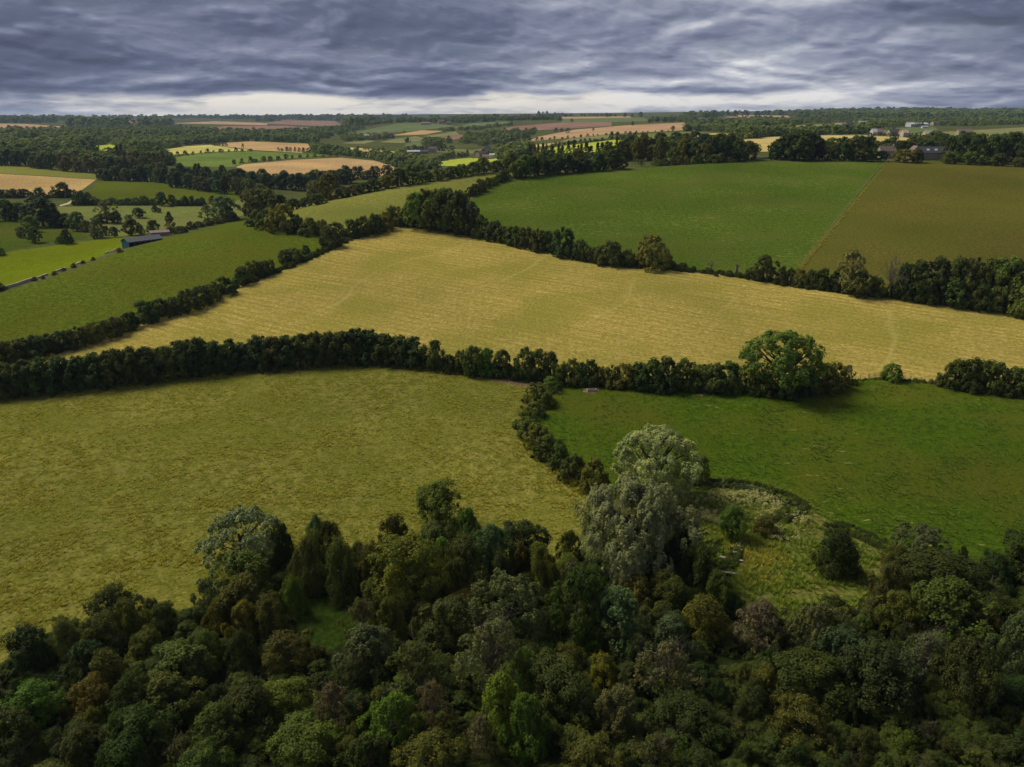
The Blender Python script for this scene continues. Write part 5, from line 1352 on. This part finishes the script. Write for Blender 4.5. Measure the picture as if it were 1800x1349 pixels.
# the farm on the hilltop
P = at(1660, 284); P = Vector((P.x, P.y + 18, float(height(P.x, P.y + 18))))
t = thing('stone_barn', P, 0.02, 'long stone barn with dark roof and three skylights among the hilltop trees', 'barn')
r = gabled(t, 24, 9, 5.2, 4.2, STONE, SLATE, windows=0)
k = math.atan2(4.2, 4.5)
for x in (-5.5, 0.5, 6.5):
    s = MB().box((0, 0, 0), (2.0, 1.7, .16)).build('skylight', GLASS, r); s.location = (x, -2.5, 5.2 + 4.2 * (1 - 2.5 / 4.5) + .35); s.rotation_euler = (k, 0, 0)
P2 = Vector((P.x - 15.5, P.y - 3, float(height(P.x - 15.5, P.y - 3))))
t = thing('stone_barn', P2, math.pi / 2 - .25, 'stone barn with steep brownish roof gable-on to the green hilltop pasture', 'barn'); gabled(t, 15, 8, 5.0, 4.6, STONE, TILE)
P = at(1571, 281); P = Vector((P.x, P.y + 14, float(height(P.x, P.y + 14))))
t = thing('cottage', P, 0.1, 'cottage with a dark roof half hidden by bushes behind the pole at the field corner', 'house'); gabled(t, 12, 7, 5.2, 3.4, STONE, TILE, chimney=1, windows=3)
P = at(1786, 286); P = Vector((P.x, P.y + 8, float(height(P.x, P.y + 8))))
t = thing('farm_shed', P, -0.3, 'grey-roofed farm shed with a blue side among dark trees at far right', 'shed'); gabled(t, 14, 9, 6.0, 3.0, STONE, SLATE)
MB().box((-2.5, -4.6, 1.4), (5, .2, 2.8)).build('blue_sheet', BLUEM, t)
# white-roofed farm in the valley bottom
def house(name, px, py, yaw, L, W, H, rise, wall, roof, label, cat='house', group=None, ch=0):
    t = thing(name, at(px, py), yaw, label, cat, group); gabled(t, L, W, H, rise, wall, roof, chimney=ch, door=False); return t
house('farm_barn', 727, 272, 0.15, 22, 10, 5, 2.2, WOODM, WHITE, 'long white-roofed barn at the edge of the valley woods', 'barn')
house('farmhouse', 760, 268, 0.1, 16, 8, 6, 4, STONE, TILE, 'stone farmhouse beside the long white-roofed barn', ch=2)
house('farm_barn', 745, 270.5, 0.15, 16, 7, 4, 1.6, WOODM, GREYSHEET, 'low grey-roofed barn between the white-roofed barn and the farmhouse', 'barn')
house('farmhouse', 857, 270, 1.2, 11, 9, 8, 4, PALESTONE, GREYSHEET, 'tall pale house with grey roof above the sunlit strip of meadow', ch=1)
house('stone_barn', 846, 276, 0.9, 20, 9, 5, 4, STONE, TILE, 'brown stone barn in front of the tall pale house', 'barn')
house('farm_barn', 872, 278, 0.1, 16, 7, 3.6, 1.6, WHITE, WHITE, 'white low barn at the right end of the valley farm', 'barn')
house('farm_barn', 858, 280, 0.1, 14, 8, 3.4, 1.8, STONE, TILE, 'low tile-roofed barn in front of the valley farm yard', 'barn')
house('shed', 706, 283, 0.3, 9, 5, 3, 1.6, PALESTONE, WHITE, 'small pale-roofed shed in the valley trees left of the farm', 'shed')
FG = 'cream houses on the far slope'
for i, (x, y, L) in enumerate(((645, 244.5, 12), (658.5, 241.5, 12), (677, 240, 14))):
    house('distant_house', x, y, .3 * i, L, 8, 7, 4, CREAMW, TILE if i else CREAMW, ('lowest and left of the three cream houses on the far slope', 'middle one of the three cream houses on the far slope', 'highest and right of the three cream houses on the far slope')[i], 'house', FG)
house('distant_barn', 748, 219.5, 0.05, 30, 14, 6, 3, CREAMW, PINKROOF, 'long pale barn below the ridge wood on the far green hill', 'barn')
house('distant_house', 776, 217.5, 0.2, 22, 12, 8, 5, STONE, TILE, 'stone house just right of the long pale barn on the ridge', 'house')
house('distant_house', 789, 219, 0.1, 18, 10, 6, 4, PALESTONE, TILE, 'pale house at the end of the row below the ridge wood', 'house')
# the far village on the right
house('white_works', 1612, 223.5, 0.05, 40, 22, 6, 3, WHITE, WHITE, 'large white-roofed works building in the far fields on the right', 'works')
house('white_works', 1600, 223, 0.05, 16, 14, 7, 4, WHITE, GREYSHEET, 'smaller white works building joined to the left of the large one', 'works')
house('white_works', 1625, 225.5, 0.0, 12, 8, 3, 1, WHITE, WHITE, 'low white hut in front of the large works building', 'hut')
house('distant_barn', 1652, 221, 0.0, 40, 16, 6, 4, STONE, SLATE, 'long dark-roofed barn right of the white works', 'barn')
for x, y, L, w, rf, lab in ((1540, 238.5, 16, CREAMW, PINKROOF, 'pinkish house at the left end of the far village'), (1535, 238.8, 7, WHITE, WHITE, 'tiny white shed left of the pinkish house'), (1571, 239.5, 18, STONE, SLATE, 'dark-roofed house in the middle of the far village'),
                        (1588, 240, 12, STONE, PINKROOF, 'reddish-roofed house right of the dark-roofed village house'), (1589, 241, 8, CREAMW, CREAMW, 'little cream hut in front of the reddish-roofed house'), (1630, 243, 12, CREAMW, CREAMW, 'cream bungalow at the right end of the far village'),
                        (1694, 239.5, 22, STONE, PINKROOF, 'long reddish-roofed house alone on the olive slope at right'), (1478, 223, 22, CREAMW, PINKROOF, 'pink-roofed house in the hamlet below the wooded ridge'), (1490, 221.5, 24, STONE, SLATE, 'slate-roofed house in the hamlet below the wooded ridge'), (1470, 225, 20, CREAMW, CREAMW, 'cream-walled house lowest in the hamlet below the wooded ridge'),
                        (1233, 212, 24, CREAMW, PINKROOF, 'tan house beside the far wood right of the orange stubble'), (1332, 212.5, 18, PALESTONE, SLATE, 'pale stone house on the far fields below the skyline clumps'), (1345, 212, 16, CREAMW, CREAMW, 'cream house right of the pale stone house below the skyline clumps'), (1515, 220.5, 50, PALESTONE, WHITE, 'long pale shed beside the hamlet')):
    house('distant_house', x, y, .1, L, 9, 5.5, 4, w, rf, lab, 'house')

# poles
def pole(px, yt, yb, label):
    P = at(px, yb); h = (yb - yt) * mpp(P)
    t = thing('utility_pole', P, .4, label, 'pole', 'wooden utility poles')
    MB().bar((0, 0, -.5), (0, 0, h), .22, 8).build('shaft', PALEMAST, t); MB().box((0, 0, h - .7), (2.2, .18, .18)).build('crossarm', WOODM, t)
PALEMAST = plain_mat('pale_pole_wood', (.42, .37, .30), 0.8, 0.2, 2.0)
pole(1145, 263, 281, 'pale wooden pole in front of the dark trees along the hilltop lane')
pole(1310, 260, 282, 'wooden pole at the end of the hilltop wood, left of the tallest tree')
pole(1572, 264, 283.5, 'wooden pole at the corner where the green and brown fields meet')

# wire fences: posts one by one, the strands as one part
def post_fence(name, label, a, b, gap, h=1.25, wires=3, rails=False):
    pa, pb = at(*a), at(*b)
    L = math.hypot(pb.x - pa.x, pb.y - pa.y); n = int(L / gap)
    t = thing(name, pa, 0, label, 'fence')
    pm = MB().box((0, 0, h / 2 - .15), (.14, .14, h + .3)).build('post', WOODM, t)
    top = []
    for i in range(n + 1):
        f = i / n; x, y = pa.x + (pb.x - pa.x) * f, pa.y + (pb.y - pa.y) * f
        q = Vector((x - pa.x, y - pa.y, float(height(x, y)) - pa.z)); top.append(q)
        o = pm if i == 0 else pm.copy()
        if i: link(o)
        o.parent = t; o.location = q
    w = MB()
    for k in range(wires):
        for p, q in zip(top, top[1:]):
            dz = Vector((0, 0, h * (k + 1) / wires - .08)); w.bar(p + dz, q + dz, .05 if rails else .012, 4)
    w.build('rails' if rails else 'wires', WOODM if rails else GALV, t)
post_fence('wire_fence', 'thin post and wire fence between the green hilltop pasture and the brown field', (1561, 284.5), (1402, 474), 5.0)
post_fence('wooden_fence', 'short weathered fence beside the single round bush at the pasture edge', (1528, 664), (1556, 662), 1.6, 1.25, 3, True)
post_fence('wire_fence', 'wire fence running from the field gate towards the right-hand hedge', (1582, 666), (1656, 675), 2.6)
post_fence('wire_fence', 'wire fence between the hay field hedge and the short weathered fence', (1498, 670), (1526, 664.5), 2.6)

# dry stone walls
def wall(label, pts, h=1.1, w=.6):
    P = [at(*p) for p in pts]
    t = thing('stone_wall', P[0], 0, label, 'wall')
    V, F, V2, F2 = [], [], [], []
    rr = random.Random(len(label))
    for p, q in zip(P, P[1:]):
        L = (q - p).length; n = max(2, int(L / 1.2)); d = (q - p).normalized(); s = Vector((-d.y, d.x, 0)).normalized()
        for i in range(n):
            c = p + (q - p) * ((i + .5) / n); c = Vector((c.x, c.y, float(height(c.x, c.y)))) - P[0]
            l = L / n * .53; hh = h * rr.uniform(.9, 1.08); ww = w / 2 * rr.uniform(.9, 1.1)
            for (VV, FF, z0_, z1_, k) in ((V, F, -.3, hh, 1.0), (V2, F2, hh, hh + .14, 1.12)):
                o = len(VV)
                for z in (z0_, z1_):
                    for sx, sy in ((-1, -1), (1, -1), (1, 1), (-1, 1)): VV.append(c + d * l * sx + s * ww * k * sy + Vector((0, 0, z)))
                FF += [tuple(o + j for j in qd) for qd in ((0, 3, 2, 1), (4, 5, 6, 7), (0, 1, 5, 4), (1, 2, 6, 5), (2, 3, 7, 6), (3, 0, 4, 7))]
    for nm, VV, FF in (('stonework', V, F), ('coping', V2, F2)):
        me = bpy.data.meshes.new(nm); me.from_pydata([tuple(v) for v in VV], [], FF); me.materials.append(PALESTONE); o = bpy.data.objects.new(nm, me); link(o); o.parent = t
wall('pale stone wall along the bright pasture at the left edge', [(-4, 512.5), (28, 503.5), (57, 493.5)], 1.0)
wall('lowest broken stretch of stone wall climbing towards the green shed', [(66, 490), (84, 484)], .6)
wall('second broken stretch of stone wall climbing towards the green shed', [(98, 479), (116, 473)], .6)
wall('third broken stretch of stone wall climbing towards the green shed', [(134, 466), (148, 460.5)], .55)
wall('short stretch of stone wall just below the green shed', [(186, 447), (203, 440)], .55)
wall('low pale stone wall along the lane left of the tallest hilltop tree', [(1318, 280.5), (1350, 279.5), (1392, 279.5)], 1.3)
hedge('bushes along the stone wall', 'along the stone wall at the bright pasture', [(61, 487, 494, 8), (76, 485, 491, 6), (96, 477, 484, 8), (112, 471, 477, 6), (130, 463, 471, 8), (146, 458, 464, 7), (164, 452, 458, 6), (210, 436, 444, 10)], 'bush', ('dark', 'olive'))

# small things in the fields
P = at(1040, 688)
t = thing('stone_trough', P, .15, 'long grey trough on a patch of bare soil at the top of the pasture', 'trough')
MB().box((0, -.45, .3), (2.6, .12, .7)).box((0, .45, .3), (2.6, .12, .7)).box((-1.24, 0, .3), (.12, .78, .7)).box((1.24, 0, .3), (.12, .78, .7)).box((0, 0, .06), (2.36, .78, .1)).build('basin', STONE, t)
MB().box((0, 0, .46), (2.36, .78, .02)).build('water', DARKM, t)
P = at(918, 666)
t = thing('metal_trough', P, -.1, 'small pale metal trough on the bare ground under the tall hedge', 'trough')
MB().box((0, -.3, .35), (1.7, .06, .5)).box((0, .3, .35), (1.7, .06, .5)).box((-.82, 0, .35), (.06, .54, .5)).box((.82, 0, .35), (.06, .54, .5)).box((0, 0, .13), (1.58, .54, .05)).build('basin', GALV, t)
for sx in (-.6, .6): MB().box((sx, 0, .05), (.1, .6, .1)).build('foot', GALV, t)
for px, py, L, yw, lab in ((1285, 985, 4.2, -.35, 'pale plank lying across the brook, the upper one'), (1282, 1010, 3.8, -.25, 'pale plank lying across the brook, the lower one')):
    t = thing('wooden_plank', at(px, py) + Vector((0, 0, .35)), yw, lab, 'plank', 'planks across the brook')
    MB().box((0, -.14, 0), (L, .22, .10)).build('board', PALEMAST, t); MB().box((0, .14, 0.01), (L * .93, .22, .10)).build('board', PALEMAST, t)

# ------------------------------------------------------------------ the air between here and the far hills
hz = bpy.data.materials.new('haze'); hz.use_nodes = True
nt = NT(hz.node_tree); nt.n.clear()
ho = nt.add('ShaderNodeOutputMaterial'); hv = nt.add('ShaderNodeVolumePrincipled')
hv.inputs['Color'].default_value = (.50, .68, 1.0, 1); hv.inputs['Density'].default_value = HAZE; hv.inputs['Anisotropy'].default_value = 0.2
nt.l.new(hv.outputs[0], ho.inputs['Volume'])
hb = MB().box((0, 4600, 80), (30000, 13000, 180)).build('haze', hz)
hb['kind'] = 'stuff'; hb['label'] = 'thin blue haze lying over the far hills'

# ------------------------------------------------------------------ say which tree is which
ONES = 'first second third fourth fifth sixth seventh eighth ninth tenth eleventh twelfth thirteenth fourteenth fifteenth sixteenth seventeenth eighteenth nineteenth'.split()
TENS = {20: ('twentieth', 'twenty'), 30: ('thirtieth', 'thirty'), 40: ('fortieth', 'forty'), 50: ('fiftieth', 'fifty'), 60: ('sixtieth', 'sixty')}
def ordinal(n):
    if n < 20: return ONES[n - 1]
    a, b = TENS[n // 10 * 10]
    return a if n % 10 == 0 else f'{b}-{ONES[n % 10 - 1]}'
def name_trees():
    woods = sorted([r for r in RECORDS if r['group'] == WOODG], key=lambda r: -r['y'])
    nrow = 11
    rows = [woods[i * len(woods) // nrow:(i + 1) * len(woods) // nrow] for i in range(nrow)]
    for i, row in enumerate(rows):
        for j, r in enumerate(sorted(row, key=lambda r: r['px'])):
            w = 'the nearest row of the wood' if i == 0 else ('the back row of the wood' if i == nrow - 1 else f'the {ordinal(i + 1)} row of the wood')
            r['o']['label'] = r['label'] or f"{r['word']} {r['noun']}, {ordinal(j + 1)} from left in {w}"
    by = {}
    for r in RECORDS:
        if r['group'] == WOODG: continue
        by.setdefault(r.get('where'), []).append(r)
    for w, rs in by.items():
        for j, r in enumerate(sorted(rs, key=lambda r: r['px'])):
            r['o']['label'] = r['label'] or f"{r['word']} {r['noun']}, {ordinal(j + 1)} from left {w}"
name_trees()
